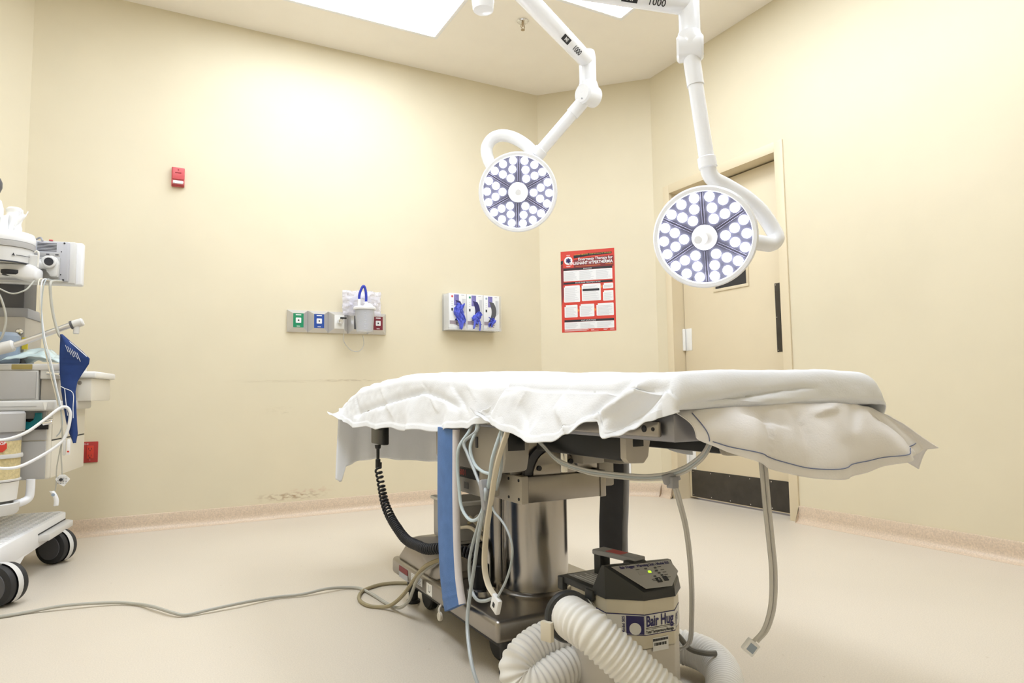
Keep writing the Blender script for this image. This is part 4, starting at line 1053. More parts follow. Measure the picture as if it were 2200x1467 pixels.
# floor cords
CO = [(-1.05, 2.80), (-.7, 2.82), (-.405, 2.843), (-.330, 2.854), (-.223, 2.842), (-.084, 2.813), (-.005, 2.759), (.044, 2.669), (.098, 2.569), (.138, 2.539), (.209, 2.541), (.313, 2.555), (.426, 2.586), (.520, 2.569), (.604, 2.572), (.680, 2.580), (.720, 2.545), (.740, 2.440), (.750, 2.32)]
cable('floor_cord', [V((x, y, .0065+.004*(1+math.sin(i*1.9))*(1 if 3 < i < 15 else 0))) for i, (x, y) in enumerate(CO)]+[V(p) for p in ((.757, 2.201, .02), (.762, 2.125, .060), (.764, 2.090, .099), (.765, 2.056, .140), (.770, 2.015, .175), (.79, 1.948, .216), (.82, 1.90, .235))], .0055, 'cordgrey', 'grey cord snaking across the floor to the table base', 'cord')
cable('looped_cord', [(.86, 1.87, .245), (.80, 1.90, .236), (.770, 1.95, .215), (.764, 2.015, .181), (.762, 2.085, .130), (.755, 2.16, .07), (.74, 2.24, .02), (.715, 2.290, .0065), (.690, 2.32, .0065), (.680, 2.375, .0065), (.690, 2.44, .0065), (.720, 2.50, .0065), (.765, 2.535, .0065), (.81, 2.55, .0065), (.86, 2.54, .0065), (.92, 2.50, .0065)], .0065, 'cordtan', 'tan power cord making a loop on the floor beside the table base', 'cord')

# ================================================================== FORCED AIR WARMING UNIT
t = thing('warming_unit', 'cream forced air warming unit with black top and ribbed hose, standing on the floor', 'warming unit', (.985, 1.27, 0))
FP = [(.896, 1.375), (.886, 1.221), (.947, 1.168), (1.024, 1.161), (1.074, 1.202), (1.082, 1.375)]
def outline(z0, z1, m, name, grow=0, bev=.004):
    c = V((.985, 1.27)); q = []
    for p in FP:
        d = (V(p)-c); q.append((c.x+d.x*(1+grow), c.y+d.y*(1+grow)))
    return obj(name, prism(bmesh.new(), q, (0, 0, z0), (1, 0, 0), (0, 1, 0), z1-z0, bev), m, t, sharp=25)
outline(.012, .175, 'huglow', 'lower_body', -.01); outline(.175, .279, 'hugbody', 'upper_body')
for x, y in ((.91, 1.35), (.92, 1.23), (1.05, 1.22), (1.06, 1.35)): obj('foot', cyl(bmesh.new(), (x, y, 0), (x, y, .014), .012, 14), 'rubber', t)
h = bmesh.new()
for p in [(.884, 1.220, .277), (.946, 1.1655, .277), (1.026, 1.158, .277), (1.079, 1.200, .277), (.9465, 1.167, .294), (1.0255, 1.160, .294), (1.077, 1.204, .300), (.893, 1.234, .342), (1.078, 1.229, .334), (.893, 1.244, .342), (1.078, 1.240, .334), (.884, 1.275, .277), (1.084, 1.275, .277)]: h.verts.new(p)
bmesh.ops.convex_hull(h, input=h.verts[:]); cb_ = obj('control_block', h, 'hugblack', t, sharp=15)
tp = bmesh.new(); box(tp, .884, 1.085, 1.26, 1.402, .272, .288, .003); box(tp, .880, .895, 1.385, 1.408, .255, .286, .003); box(tp, .878, .889, 1.262, 1.290, .262, .284, .002); obj('top_deck', tp, 'hugblack', t)
plate('warning_label', 'midgrey', t, (.950, 1.335, .288), (0, -1, 0), (1, 0, 0), .11, .10, .0006)
lb = bmesh.new()
for k in range(8): box(lb, .908+.010*k, .911+.010*k, 1.290, 1.378-.01*(k % 3), .2886, .2890)
obj('print_lines', lb, 'paper', t)['kind'] = 'stuff'
# control panel on the sloping face
p0, p1, p2, p3 = V((.893, 1.234, .342)), V((1.078, 1.229, .334)), V((1.0255, 1.160, .294)), V((.9465, 1.167, .294))
mid = (p0+p1+p2+p3)/4; pex = ((p1-p0)+(p2-p3)).normalized(); pn = pex.cross(((p0+p1)-(p2+p3))).normalized(); pey = pn.cross(pex); pn = pex.cross(pey)
def onp(a, b, l=0): return mid+pex*a+pey*b+pn*l
def loc2(p): d = V(p)-mid; return d.dot(pex), d.dot(pey)
quad = [loc2(p) for p in (p3, p2, V((1.077, 1.204, .300)), p1, p0)]
cxq = sum(q[0] for q in quad)/5; cyq = sum(q[1] for q in quad)/5
obj('control_panel', prism(bmesh.new(), [(cxq+(a-cxq)*.87, cyq+(b-cyq)*.87) for a, b in quad], onp(0, 0, .0025), pex, pey, .0008), 'hugpanel', t, sharp=15)
top_y = loc2(p0)[1]
text('panel_title', 'Bair Hugger  Warming Unit - Model 505', .0098, onp(.006, top_y-.0115, .0036), pex, pey, 'navy', t, bold=.0005, sx=.84, lift=.0002)
def btn(name, m, a, b, w_, h_, l=.0035): return plate(name, m, t, onp(a, b, l), pex, pey, w_, h_, .0008, .001)
btn('indicator_field', 'mgrey', -.005, top_y-.032, .036, .009, .0033)
btn('power_indicator', 'led_green', .006, top_y-.0315, .0075, .0055, .0042)
for a, b in ((.002, -.0215), (.028, -.0215), (.026, -.030), (.029, -.037), (.032, -.044), (.012, -.045)): btn('indicator', 'darkgrey', a, top_y+b, .007, .0038)
btn('standby_button', 'ink', .016, top_y-.056, .013, .013); btn('temperature_button', 'ink', .035, top_y-.054, .012, .013)
text('standby_symbol', '0', .009, onp(.016, top_y-.056, .0045), pex, pey, 'paper', t)
lb = bmesh.new()
for a, b in ((-.020, -.022), (-.009, -.0315), (.040, -.0205), (.043, -.030), (.044, -.037), (.044, -.044), (.004, -.053), (.004, -.057), (.046, -.052)): prism(lb, [(-.005, 0), (.005, 0), (.005, .0012), (-.005, .0012)], onp(a, top_y+b, .0036), pex, pey, .0002)
obj('print_lines', lb, 'ink', t)['kind'] = 'stuff'
# handle
obj('handle_post', B(.962, .992, 1.345, 1.372, .286, .342, .003), 'hugblack', t); obj('handle_post', B(.965, 1.012, 1.235, 1.262, .300, .340, .003), 'hugblack', t)
d_ = (V((.998, 1.238, 0))-V((.972, 1.368, 0))); hbar = bmesh.new()
prism(hbar, [(0, -.020), (d_.length, -.018), (d_.length, .018), (0, .022)], (.974, 1.372, .334), d_, V((-d_.y, d_.x, 0)), .012, .003); obj('handle_grip', hbar, 'midgrey', t)
obj('red_sticker', prism(bmesh.new(), [(.038, -.014), (.085, -.014), (.085, .014), (.038, .014)], (.974, 1.372, .346), d_, V((-d_.y, d_.x, 0)), .0006), 'redpink', t)
# brand band round the front
zb0, zb1 = .206, .246
def face_band(i, f0, f1, nm, m, z0=zb0, z1=zb1, l=.0004, th=.0008):
    a, b = V((*FP[i], 0)), V((*FP[i+1], 0)); ex = (b-a).normalized(); n = V((ex.y, -ex.x, 0))
    p = a.lerp(b, (f0+f1)/2)+n*l+V((0, 0, (z0+z1)/2)); Lw = (b-a).length*(f1-f0)
    plate(nm, m, t, p, ex, (0, 0, 1), Lw, z1-z0, th); return a, b, ex, n
for i, f0 in ((0, .72), (1, 0), (2, 0), (3, 0)):
    f1 = 1 if i < 3 else .9
    face_band(i, f0, f1, 'band_outline', 'navy', zb0-.002, zb1+.002, .0003, .0005); face_band(i, f0, f1, 'brand_band', 'offwhite', l=.0006)
a, b, ex, n = face_band(1, .52, .985, 'brand_square', 'navy', .207, .2445, .0016)
lathe(q := bmesh.new(), [(0, .0002), (.0125, .0002), (.0125, -.0002)], a.lerp(b, .755)+n*.0028+V((0, 0, .218)), n, 24); obj('brand_oval', q, 'offwhite', t)
text('model_name', 'Model 505', .0085, a.lerp(b, .45)+n*.0016+V((0, 0, .2255)), (0, 0, 1), -ex, 'navy', t, bold=.0002)
a, b = V((*FP[2], 0)), V((*FP[3], 0)); ex = (b-a).normalized(); n = V((ex.y, -ex.x, 0))
text('brand_name', 'Bair Hug', .0310, a+ex*.0020+n*.0018+V((0, 0, .2325)), ex, (0, 0, 1), 'navy', t, 'LEFT', .0009, .64)
plate('rule', 'ink', t, a.lerp(b, .5)+n*.0016+V((0, 0, .2195)), ex, (0, 0, 1), .074, .0012, .0004); plate('rule', 'ink', t, a.lerp(b, .5)+n*.0016+V((0, 0, .2165)), ex, (0, 0, 1), .074, .0007, .0004)
text('slogan', 'Total Temperature Manage', .0082, a+ex*.0015+n*.0018+V((0, 0, .2110)), ex, (0, 0, 1), 'ink', t, 'LEFT', .0003, .78)
a2, b2 = V((*FP[3], 0)), V((*FP[4], 0)); ex2 = (b2-a2).normalized(); n2 = V((ex2.y, -ex2.x, 0))
text('brand_name', 'ger', .0310, a2+ex2*.002+n2*.0018+V((0, 0, .2325)), ex2, (0, 0, 1), 'navy', t, 'LEFT', .0009, .64); text('slogan', 'ment', .0082, a2+ex2*.002+n2*.0018+V((0, 0, .2110)), ex2, (0, 0, 1), 'ink', t, 'LEFT', .0002, .80)
plate('asset_tag', 'paper', t, a.lerp(b, .50)+n*.0008+V((0, 0, .183)), ex, (0, 0, 1), .040, .028, .0004)
bc = bmesh.new()
for k in range(12): prism(bc, [(0, -.003), (.0012+.0006*(k % 3), -.003), (.0012+.0006*(k % 3), .003), (0, .003)], a+ex*(.022+.0026*k)+n*.0014+V((0, 0, .183)), ex, (0, 0, 1), .0002)
for k in range(14): prism(bc, [(0, -.0025), (.0022, -.0025), (.0022, .0025), (0, .0025)], a+ex*(.019+.0028*k)+n*.0014+V((0, 0, .192)), ex, (0, 0, 1), .0002)
obj('barcode', bc, 'ink', t)['kind'] = 'stuff'
# hose port on the left face, hose with collar
pd = V((-1, -.12, 0)).normalized(); po = V((.886, 1.302, .215))
obj('hose_port', lathe(bmesh.new(), [(0, .0), (.050, .0), (.052, .010), (.046, .022), (.040, .03), (0, .03)], po, pd, 36), 'hugblack', t)
HP = [(.868, 1.290, .222), (.835, 1.272, .236), (.806, 1.246, .248), (.794, 1.205, .252), (.802, 1.160, .242), (.822, 1.135, .219), (.849, 1.112, .190), (.876, 1.088, .160), (.908, 1.060, .125), (.955, 1.045, .085), (1.02, 1.060, .055), (1.10, 1.105, .050), (1.18, 1.175, .050), (1.245, 1.255, .050), (1.270, 1.330, .052), (1.250, 1.395, .055), (1.19, 1.432, .055), (1.11, 1.445, .055), (1.03, 1.445, .075), (.97, 1.44, .110)]
HP += [tuple(CAM+(V(p)-CAM)*k) for p, k in (((.864, 1.326, .169), 1.075), ((.838, 1.340, .170), 1.06), ((.801, 1.349, .164), 1.055), ((.761, 1.350, .147), 1.05), ((.728, 1.335, .128), 1.055), ((.716, 1.297, .115), 1.075), ((.732, 1.265, .115), 1.085), ((.767, 1.257, .130), 1.09), ((.798, 1.250, .143), 1.10), ((.829, 1.244, .150), 1.11))]
PP, Lh = resample(spline(HP, 12), .0022)
nph = Lh/.0125
obj('ribbed_hose', tube(bmesh.new(), PP, lambda s, i: .0415+.0022*math.sin(2*math.pi*nph*s), seg=28, smooth=False), 'hose', t, sharp=80)
hd_ = (PP[40]-PP[30]).normalized()
obj('hose_collar', lathe(bmesh.new(), [(.042, -.012), (.050, -.012), (.053, -.004), (.053, .004), (.050, .010), (.042, .012)], V((.800, 1.236, .250)), V((-.25, -1, .12)), 40), 'hugblack', t)
obj('hose_clip', B(-.006, .006, -.014, .014, -.020, .020, .002, mtx=Matrix.Translation((.747, 1.238, .228)) @ Matrix.Rotation(R(20), 4, 'Z')), 'hugbody', t)
obj('knob', lathe(bmesh.new(), [(0, 0), (.008, 0), (.010, .004), (.008, .010), (0, .012)], (1.079, 1.26, .225), (1, 0, 0), 16), 'midgrey', t)
cable('power_cable', [(1.080, 1.33, .20), (1.12, 1.31, .165), (1.150, 1.29, .13), (1.165, 1.27, .105), (1.19, 1.245, .098), (1.215, 1.235, .096)], .0065, 'corddark', 'dark power cable drooping from the back of the warming unit onto its hose', 'cord')
cable('power_cable', [(1.080, 1.35, .21), (1.115, 1.345, .19), (1.140, 1.33, .155), (1.142, 1.31, .12), (1.13, 1.30, .09), (1.11, 1.29, .05)], .0065, 'corddark', 'second dark cable curling down beside the warming unit', 'cord')

# ================================================================== ANAESTHESIA MACHINE (local frame: x right, y away, 9 degrees off the room)
MO = V((-.335, 3.33, 0)); MR = R(-9)
MM = Matrix.Translation(MO) @ Matrix.Rotation(MR, 4, 'Z')
A = thing('anaesthesia_machine', 'grey and cream anaesthesia machine on casters at the left edge', 'medical machine', MO, MR)
def ao(name, bm, m, parent=A, sharp=35, **k): return obj(name, bm, m, parent, local=True, sharp=sharp, **k)
def LB(*a, **k): return B(*a, **k)
# base platform
pb = bmesh.new(); prism(pb, [(-.62, -.36), (-.10, -.36), (-.055, -.31), (-.055, .50), (-.085, .53), (-.62, .53)], (0, 0, .115), (1, 0, 0), (0, 1, 0), .085, .008)
plat = ao('base_platform', pb, 'mwhite', sharp=40)
sk = bmesh.new()
prism(sk, [(-.34, .205), (-.34, .045), (-.22, .045), (-.05, .115), (.30, .115), (.30, .14), (-.02, .15)], (-.075, 0, 0), (0, 1, 0), (0, 0, 1), .018, .003); ao('side_skirt', sk, 'mwhite', sharp=30)
tr = bmesh.new()
for i in range(16):
    for j in range(26):
        x = -.59+.034*i; y = -.30+.0315*j+.015*(i % 2)
        if x < -.075 and y < .50: box(tr, x-.009, x+.009, y-.005, y+.005, .199, .203)
ao('tread_stud', tr, 'mwhite')['kind'] = 'stuff'
bp_ = bmesh.new(); prism(bp_, [(-.058, .10), (-.020, .13), (-.020, .48), (-.058, .52)], (0, 0, .135), (1, 0, 0), (0, 1, 0), .028, .005); ao('bumper', bp_, 'mlight')
ao('bumper_gap', LB(-.056, -.0535, .10, .49, .165, .170), 'ink')
def caster(x, y, rz):
    c = ao('caster', LB(x-.012, x+.012, y-.012, y+.012, .09, .13, .003), 'rubber')
    d = V((math.cos(rz), math.sin(rz), 0))
    for s_ in (-1, 1):
        w_ = bmesh.new(); o_ = V((x, y, .072))
        lathe(w_, [(0, -.019), (.045, -.019), (.060, -.017), (.070, -.012), (.072, 0), (.070, .012), (.060, .017), (.045, .019), (0, .019)], o_+d*.025*s_, d, 40)
        obj('wheel', w_, 'rubber', c, local=True)
        hb_ = bmesh.new(); lathe(hb_, [(0, .0005), (.050, .0005), (.052, -.002)], o_+d*(.025+.0195)*s_, d*s_, 32); obj('hub_cap', hb_, 'darkgrey', c, local=True)
    fb_ = bmesh.new(); q = V((-d.y, d.x, 0)); rings = []
    for i in range(29):
        a_ = R(-50+280*i/28); p_ = V((x, y, .072))+q*(.0755*math.cos(a_))+V((0, 0, .0755*math.sin(a_))); rings.append((fb_.verts.new(p_-d*.011), fb_.verts.new(p_+d*.011)))
    for a_, b_ in zip(rings, rings[1:]): fb_.faces.new((a_[0], a_[1], b_[1], b_[0]))
    obj('fender', fb_, 'bottleblue' if False else 'mlight', c, local=True)
caster(-.050, .345, R(64)); caster(-.045, -.315, R(64)); caster(-.56, .36, R(10)); caster(-.56, -.30, R(40))
# column and lower cabinet
ao('column', LB(-.56, -.40, .05, .45, .2, .72, .01), 'mlight')
ao('lower_cabinet', LB(-.40, 0, 0, .53, .402, .700, .010, 3), 'mcream')
for z0, z1 in ((.405, .556), (.5605, .682)):
    ao('side_drawer', LB(-.004, .004, .018, .522, z0, z1, .003), 'mcream'); ao('front_drawer', LB(-.390, -.012, -.006, .004, z0, z1, .003), 'mgrey')
ao('lower_seam', LB(-.003, .0035, .02, .52, .5565, .5600), 'ink')
ao('worktop', LB(-.45, .034, -.075, .50, .680, .722, .010, 3), 'mlight'); ao('worktop_groove', LB(-.44, -.03, -.0765, -.0745, .697, .700), 'mgrey')
ao('worktop_notch', prism(bmesh.new(), [(0, 0), (.016, 0), (.012, -.03), (.006, -.03)], (-.008, -.0762, .714), (1, 0, 0), (0, 0, 1), .0015), 'offwhite')
# upper units
ao('upper_unit', LB(-.50, -.034, -.052, .36, .722, .842, .004), 'mlight'); ao('front_panel', LB(-.49, -.040, -.058, -.050, .728, .836, .002), 'mgrey')
ao('upper_shelf', LB(-.50, .042, -.055, .36, .842, .868, .006), 'mlight'); ao('amber_window', LB(-.125, -.055, -.058, -.050, .845, .866, .002), 'amber')
ao('side_block', LB(-.030, .044, -.050, .20, .806, .846, .006), 'mlight'); ao('side_recess', LB(-.028, .034, -.040, .20, .722, .806, .004), 'beige')
cyl(q := bmesh.new(), (-.006, -.052, .832), (.044, -.060, .824), .008, 14, bev=.002); ao('rail_knob', q, 'chrome')
ao('top_drawer', LB(-.05, .086, .25, .62, .716, .819, .004), 'mcream'); ao('drawer_top', LB(-.06, .106, .235, .63, .819, .848, .008, 3), 'offwhite')
cyl(q := bmesh.new(), (.040, .2485, .797), (.040, .252, .797), .009, 16); ao('lock', q, 'chrome')
ao('grey_panel', LB(-.17, -.012, -.012, -.004, .610, .680, .003), 'mgrey')
ao('lever_recess', LB(-.092, -.004, -.0135, -.008, .604, .648), 'ink')
tl = bmesh.new(); prism(tl, [(-.094, .620), (-.088, .634), (-.075, .638), (-.062, .632), (-.048, .642), (-.048, .672), (-.024, .672), (-.024, .642), (-.050, .613), (-.070, .606), (-.086, .608)], (0, -.030, 0), (1, 0, 0), (0, 0, 1), -.014, .003); ao('teal_lever', tl, 'teal')
cyl(q := bmesh.new(), (-.02, -.03, .628), (.014, -.03, .634), .009, 14, bev=.002); cyl(q, (-.005, -.03, .640), (.016, -.03, .644), .006, 12); ao('lever_shaft', q, 'chrome')
# absorber canisters
ac = (-.168, -.125)
def ring(name, m, prof): return ao(name, lathe(bmesh.new(), prof, (ac[0], ac[1], 0), seg=40), m)
ring('absorber_head', 'mgrey', [(0, .604), (.112, .604), (.114, .612), (.114, .672), (.108, .680), (0, .680)])
ring('upper_canister', 'granules', [(0, .520), (.103, .520), (.103, .570), (0, .570)]); ring('upper_canister_glass', 'midgrey', [(0, .570), (.104, .570), (.104, .604), (0, .604)])
ring('canister_ring', 'mlight', [(.100, .505), (.110, .505), (.111, .512), (.109, .520), (.100, .520)])
ring('lower_canister', 'granules', [(0, .424), (.103, .424), (.103, .505), (0, .505)])
ring('canister_base', 'mlight', [(.09, .415), (.108, .418), (.108, .424), (.104, .426), (.09, .426)])
ring('drain_cup', 'offwhite', [(0, .345), (.096, .345), (.102, .415), (0, .415)])
ring('drain_tray', 'mlight', [(0, .292), (.098, .292), (.104, .300), (.106, .332), (.100, .336), (.095, .322), (0, .320)])
cyo = .1055
sa = R(-52); sn = V((math.cos(sa), math.sin(sa), 0)); se = V((-sn.y, sn.x, 0)); so = V((ac[0], ac[1], .552))+sn*cyo
octo = [(.0235*math.cos(R(22.5+45*k)), .0235*math.sin(R(22.5+45*k))) for k in range(8)]
ao('stop_sticker', prism(bmesh.new(), octo, so, se, (0, 0, 1), .0012), 'posterred')
wq = text('sticker_text', 'STOP', .014, MM @ (so+sn*.0014+V((0, 0, .010))), MM.to_3x3() @ se, (0, 0, 1), 'paper', A, bold=.0004)
ao('bracket_pipe', TU([(-.046, -.05, .41), (-.046, -.05, .365), (-.050, -.055, .338), (-.066, -.075, .326), (-.090, -.095, .322)], .0150, seg=14), 'mwhite')
# mast with flow block
ao('mast', LB(-.30, -.150, .14, .30, .868, 1.30, .006), 'darkgrey'); ao('mast_block', LB(-.30, -.128, .12, .32, 1.070, 1.112, .006), 'midgrey')
ao('flow_block', LB(-.30, -.134, .11, .33, .90, 1.072, .004), 'beige'); ao('vapour_bottle', lathe(bmesh.new(), [(0, .872), (.05, .872), (.054, .88), (.054, .985), (.04, 1.0), (0, 1.0)], (-.185, .05, 0), seg=28), 'bottleblue')
ao('yellow_tag', LB(-.140, -.119, .10, .104, .935, .985), 'yellow'); ao('flow_valve', lathe(bmesh.new(), [(0, 0), (.012, 0), (.012, .02), (.006, .03), (0, .03)], (-.15, .11, 1.01), (0, -1, 0), 14), 'chrome')
# absorber arm
arm = ao('bag_arm', TU([(-.125, -.10, .930), (-.10, -.10, .940), (-.05, -.10, .962), (.03, -.10, .998), (.075, -.10, 1.018), (.092, -.10, 1.022)], .0115, seg=14), 'alu')
cyl(q := bmesh.new(), (-.25, -.10, .893), (-.105, -.10, .938), .023, 22, bev=.006); ao('arm_sleeve', q, 'mlight')
cyl(q := bmesh.new(), (.088, -.10, 1.022), (.126, -.10, 1.036), .0165, 18, bev=.004); cyl(q, (.104, -.10, 1.025), (.102, -.10, .986), .011, 16, bev=.002); ao('arm_tee', q, 'mlight')
cyl(q := bmesh.new(), (.082, -.10, 1.020), (.090, -.10, 1.023), .0170, 18); ao('arm_ring', q, 'darkgrey')
# ---- monitor arm head
hx_, hy_ = -.180, -.03
ao('arm_cap', lathe(bmesh.new(), [(0, 1.352), (.108, 1.352), (.109, 1.356), (.109, 1.378), (.104, 1.392), (.06, 1.400), (0, 1.402)], (hx_, hy_, 0), seg=48), 'mwhite')
ao('cap_band', lathe(bmesh.new(), [(0, 1.328), (.108, 1.328), (.109, 1.333), (.109, 1.3505), (0, 1.3505)], (hx_, hy_, 0), seg=48), 'mgrey')
hsg = ao('arm_housing', lathe(bmesh.new(), [(0, 1.268), (.104, 1.268), (.104, 1.327), (0, 1.327)], (hx_, hy_, 0), seg=48), 'mlight')
ao('housing_line', lathe(bmesh.new(), [(.1045, 1.264), (.107, 1.266), (.1045, 1.270)], (hx_, hy_, 0), seg=48), 'ink')
an = R(-42); n_ = V((math.cos(an), math.sin(an), 0)); e_ = V((-n_.y, n_.x, 0)); o_ = V((hx_, hy_, 1.295))+n_*.1055
ao('maker_line', prism(bmesh.new(), [(-.012, -.0012), (.040, -.0012), (.040, .0012), (-.012, .0012)], o_-n_*.0004, e_, (0, 0, 1), .0012), 'darkgrey')
ao('maker_mark', prism(bmesh.new(), [(-.006, -.004), (.006, -.004), (0, .007)], o_-e_*.022, e_, (0, 0, 1), .0008), 'ink')
ab = bmesh.new(); prism(ab, [(-.30, 1.225), (-.20, 1.232), (-.15, 1.222), (-.095, 1.205), (-.05, 1.205), (-.048, 1.255), (-.075, 1.268), (-.30, 1.268)], (0, -.075, 0), (1, 0, 0), (0, 0, 1), -.09, .010); ao('swivel_arm', ab, 'mwhite', sharp=50)
ao('swivel_socket', lathe(bmesh.new(), [(0, 1.222), (.030, 1.222), (.036, 1.228), (.036, 1.240)], (-.140, -.055, 0), seg=28), 'ink')
cyl(q := bmesh.new(), (-.070, -.045, 1.240), (-.070, -.045, 1.308), .020, 20, bev=.004); ao('swivel_post', q, 'mlight')
ao('cable_hook', TU([(-.05, -.06, 1.26), (-.046, -.066, 1.31), (-.052, -.068, 1.322), (-.060, -.066, 1.316)], .0035, seg=8), 'offwhite')
cyl(q := bmesh.new(), (-.048, .046, 1.290), (-.030, .004, 1.294), .026, 24, bev=.004); cyl(q, (-.075, .01, 1.280), (-.040, .02, 1.288), .020, 20, bev=.004); ao('swivel_drum', q, 'mlight')
# ---- monitor seen from behind
Mn = thing('patient_monitor', 'grey patient monitor seen from behind on the machine arm', 'monitor', MM @ V((-.08, .09, 1.215)), MR)
def mo(name, bm, m, parent=None, **k):
    bm.transform(MM) if False else bmesh.ops.transform(bm, matrix=MM, verts=bm.verts[:]); return obj(name, bm, m, parent or Mn, **k)
mo('rear_case', LB(-.245, .026, .060, .110, 1.222, 1.392, .006), 'monback'); mo('case_step', LB(-.250, .046, .080, .125, 1.217, 1.397, .006), 'mlight')
mo('front_bezel', LB(-.255, .068, .105, .145, 1.213, 1.400, .008, 3), 'mwhite'); mo('screen', LB(-.24, .05, .1445, .1465, 1.235, 1.385), 'blackglass')
for k in range(6):
    for x0, x1 in ((-.20, -.135), (-.088, -.018), (-.130, -.092)):
        if x0 == -.20: continue
        mo('vent_slot', LB(x0, x1, .0592, .0612, 1.3485+.0062*k, 1.3512+.0062*k), 'ink')
mo('name_strip', LB(-.10, -.005, .0585, .0605, 1.325, 1.342, .001), 'mgrey')
for x_ in (-.055, -.022): mo('port_mark', LB(x_, x_+.012, .0578, .0588, 1.331, 1.337), 'darkgrey')
mo('mount_plate', LB(-.095, -.002, .050, .062, 1.228, 1.322, .005), 'mgrey')
bk = bmesh.new(); prism(bk, [(-.055, 1.300), (-.03, 1.325), (-.010, 1.318), (-.002, 1.29), (-.004, 1.235), (-.03, 1.235), (-.040, 1.255)], (0, .020, 0), (1, 0, 0), (0, 0, 1), -.034, .006); mo('mount_bracket', bk, 'mlight')
cyl(q := bmesh.new(), (-.0305, .006, 1.294), (-.0285, .0005, 1.294), .0165, 24, bev=.001); mo('pivot_cap', q, 'ink')
for x, z in ((.010, 1.385), (.010, 1.228), (.000, 1.348), (.000, 1.250), (-.228, 1.228)):
    cyl(q := bmesh.new(), (x, .0575, z), (x, .0605, z), .0036 if x == .010 or x < -.2 else .002, 10); mo('screw', q, 'ink')
for k in range(7): cyl(q := bmesh.new(), (-.21+.029*k, .0580, 1.230), (-.21+.029*k, .0605, 1.230), .0016, 8); mo('case_stud', q, 'ink')
mo('pink_clip', LB(-.052, -.038, .075, .085, 1.396, 1.402, .002), 'redpink'); mo('top_cable_end', TU([V((-.10, .07, 1.395)), V((-.08, .065, 1.405)), V((-.07, .06, 1.39))], .004, seg=8), 'midgrey')
# ---- white sponge roll and bottle on the arm cap
def wl(p): return MM @ V(p)
t = thing('gauze_roll', 'fluffy white gauze roll standing on the round arm cap', 'gauze', wl((-.143, -.04, 1.40)))
def fz(u, v):
    a_ = 2*math.pi*u; r_ = .026+.004*noise.noise(V((math.cos(a_)*2, math.sin(a_)*2, v*4)))+(.003 if v > .86 else 0)
    return wl((-.143+r_*math.cos(a_), -.04+r_*math.sin(a_), 1.401+.092*v))
bm = grid(fz, 28, 14); obj('roll', bm, 'foam', t, sharp=60)
obj('roll_top', lathe(bmesh.new(), [(.0265, 1.492), (.022, 1.499), (.010, 1.500), (0, 1.499)], wl((-.143, -.04, 0)), seg=24), 'foam', t)
def tuft(u, v): return wl((-.118+.030*u*math.sin(2+v*3)+.004*noise.noise(V((u*5, v*5, 1))), -.060+.006*math.sin(u*9), 1.478-.070*v*(.5+u)+.01*math.sin(u*7)))
obj('loose_tuft', grid(tuft, 10, 12), 'foam', t, sharp=80, solid=.003)
def tuft2(u, v): return wl((-.178+.026*u, -.068-.010*math.sin(math.pi*v), 1.455-.100*v*(1-.3*u)+.01*u))
obj('loose_tuft', grid(tuft2, 10, 12), 'foam', t, sharp=80, solid=.003)
t = thing('bottle', 'white bottle with dark cap at the left picture edge', 'bottle', wl((-.235, -.02, 1.40)))
bx_ = wl((-.236, -.02, 0))
obj('bottle_body', lathe(bmesh.new(), [(0, 1.401), (.046, 1.401), (.048, 1.406), (.048, 1.50), (.040, 1.53), (.026, 1.545), (0, 1.545)], bx_, seg=28), 'foam', t)
obj('bottle_cap', lathe(bmesh.new(), [(.020, 1.545), (.020, 1.56), (.034, 1.565), (.041, 1.585), (.041, 1.605), (.034, 1.622), (.02, 1.63), (0, 1.63)], bx_, seg=24), 'darkred' if False else 'darkgrey', t)
obj('bottle_collar', lathe(bmesh.new(), [(.049, 1.402), (.055, 1.402), (.055, 1.408), (.049, 1.410)], bx_, seg=28), 'mgrey', t)
# ---- plastic film on the shelf
def film(u, v):
    x = -.19+.235*u; y = -.02+.22*v
    prof = lerp_tab([(0, .3), (.15, .6), (.4, .95), (.62, 1), (.8, .55), (1, .12)], u)
    return wl((x, y, .872+.066*prof*math.sin(math.pi*(.12+.80*v))+.010*noise.noise(V((u*7, v*6, 2)))))
tag(obj('plastic_film', grid(film, 36, 20), 'bagaqua', sharp=25, solid=.0008), 'crumpled pale aqua plastic bag lying on the machine shelf', 'plastic bag')
# ---- blood pressure cuff
t = thing('pressure_cuff', 'dark blue pressure cuff with white printing hanging off the machine', 'pressure cuff', wl((.11, -.12, .555)))
cz = [(.055, .062, .062, .980), (.056, .064, .092, .950), (.056, .060, .130, .915), (.056, .060, .156, .886), (.056, .062, .154, .865), (.057, .064, .132, .825), (.060, .068, .117, .793), (.063, .072, .113, .756), (.072, .080, .118, .700), (.084, .09, .122, .640), (.098, .104, .126, .590), (.114, .116, .120, .552)]
def cf(u, v):
    s = v*(len(cz)-1); i = min(len(cz)-2, int(s)); f = s-i; f = f*f*(3-2*f)
    L_ = cz[i][0]+(cz[i+1][0]-cz[i][0])*f; R_ = cz[i][2]+(cz[i+1][2]-cz[i][2])*f; z = cz[i][3]+(cz[i+1][3]-cz[i][3])*f
    return wl((L_+(R_-L_)*u, -.12-.010*math.sin(math.pi*u)-.008*math.sin(v*7+u*2), z+(0 if v > .25 else (-.0)*u)))
obj('cuff_cloth', grid(cf, 14, 48), 'cuffblue', t, sharp=60, solid=.004)
lb = bmesh.new()
def cpt(x, z): return wl((x, -.139, z))
CE = MM.to_3x3() @ V((.62, 0, -.78)); CU = MM.to_3x3() @ V((.78, 0, .62))
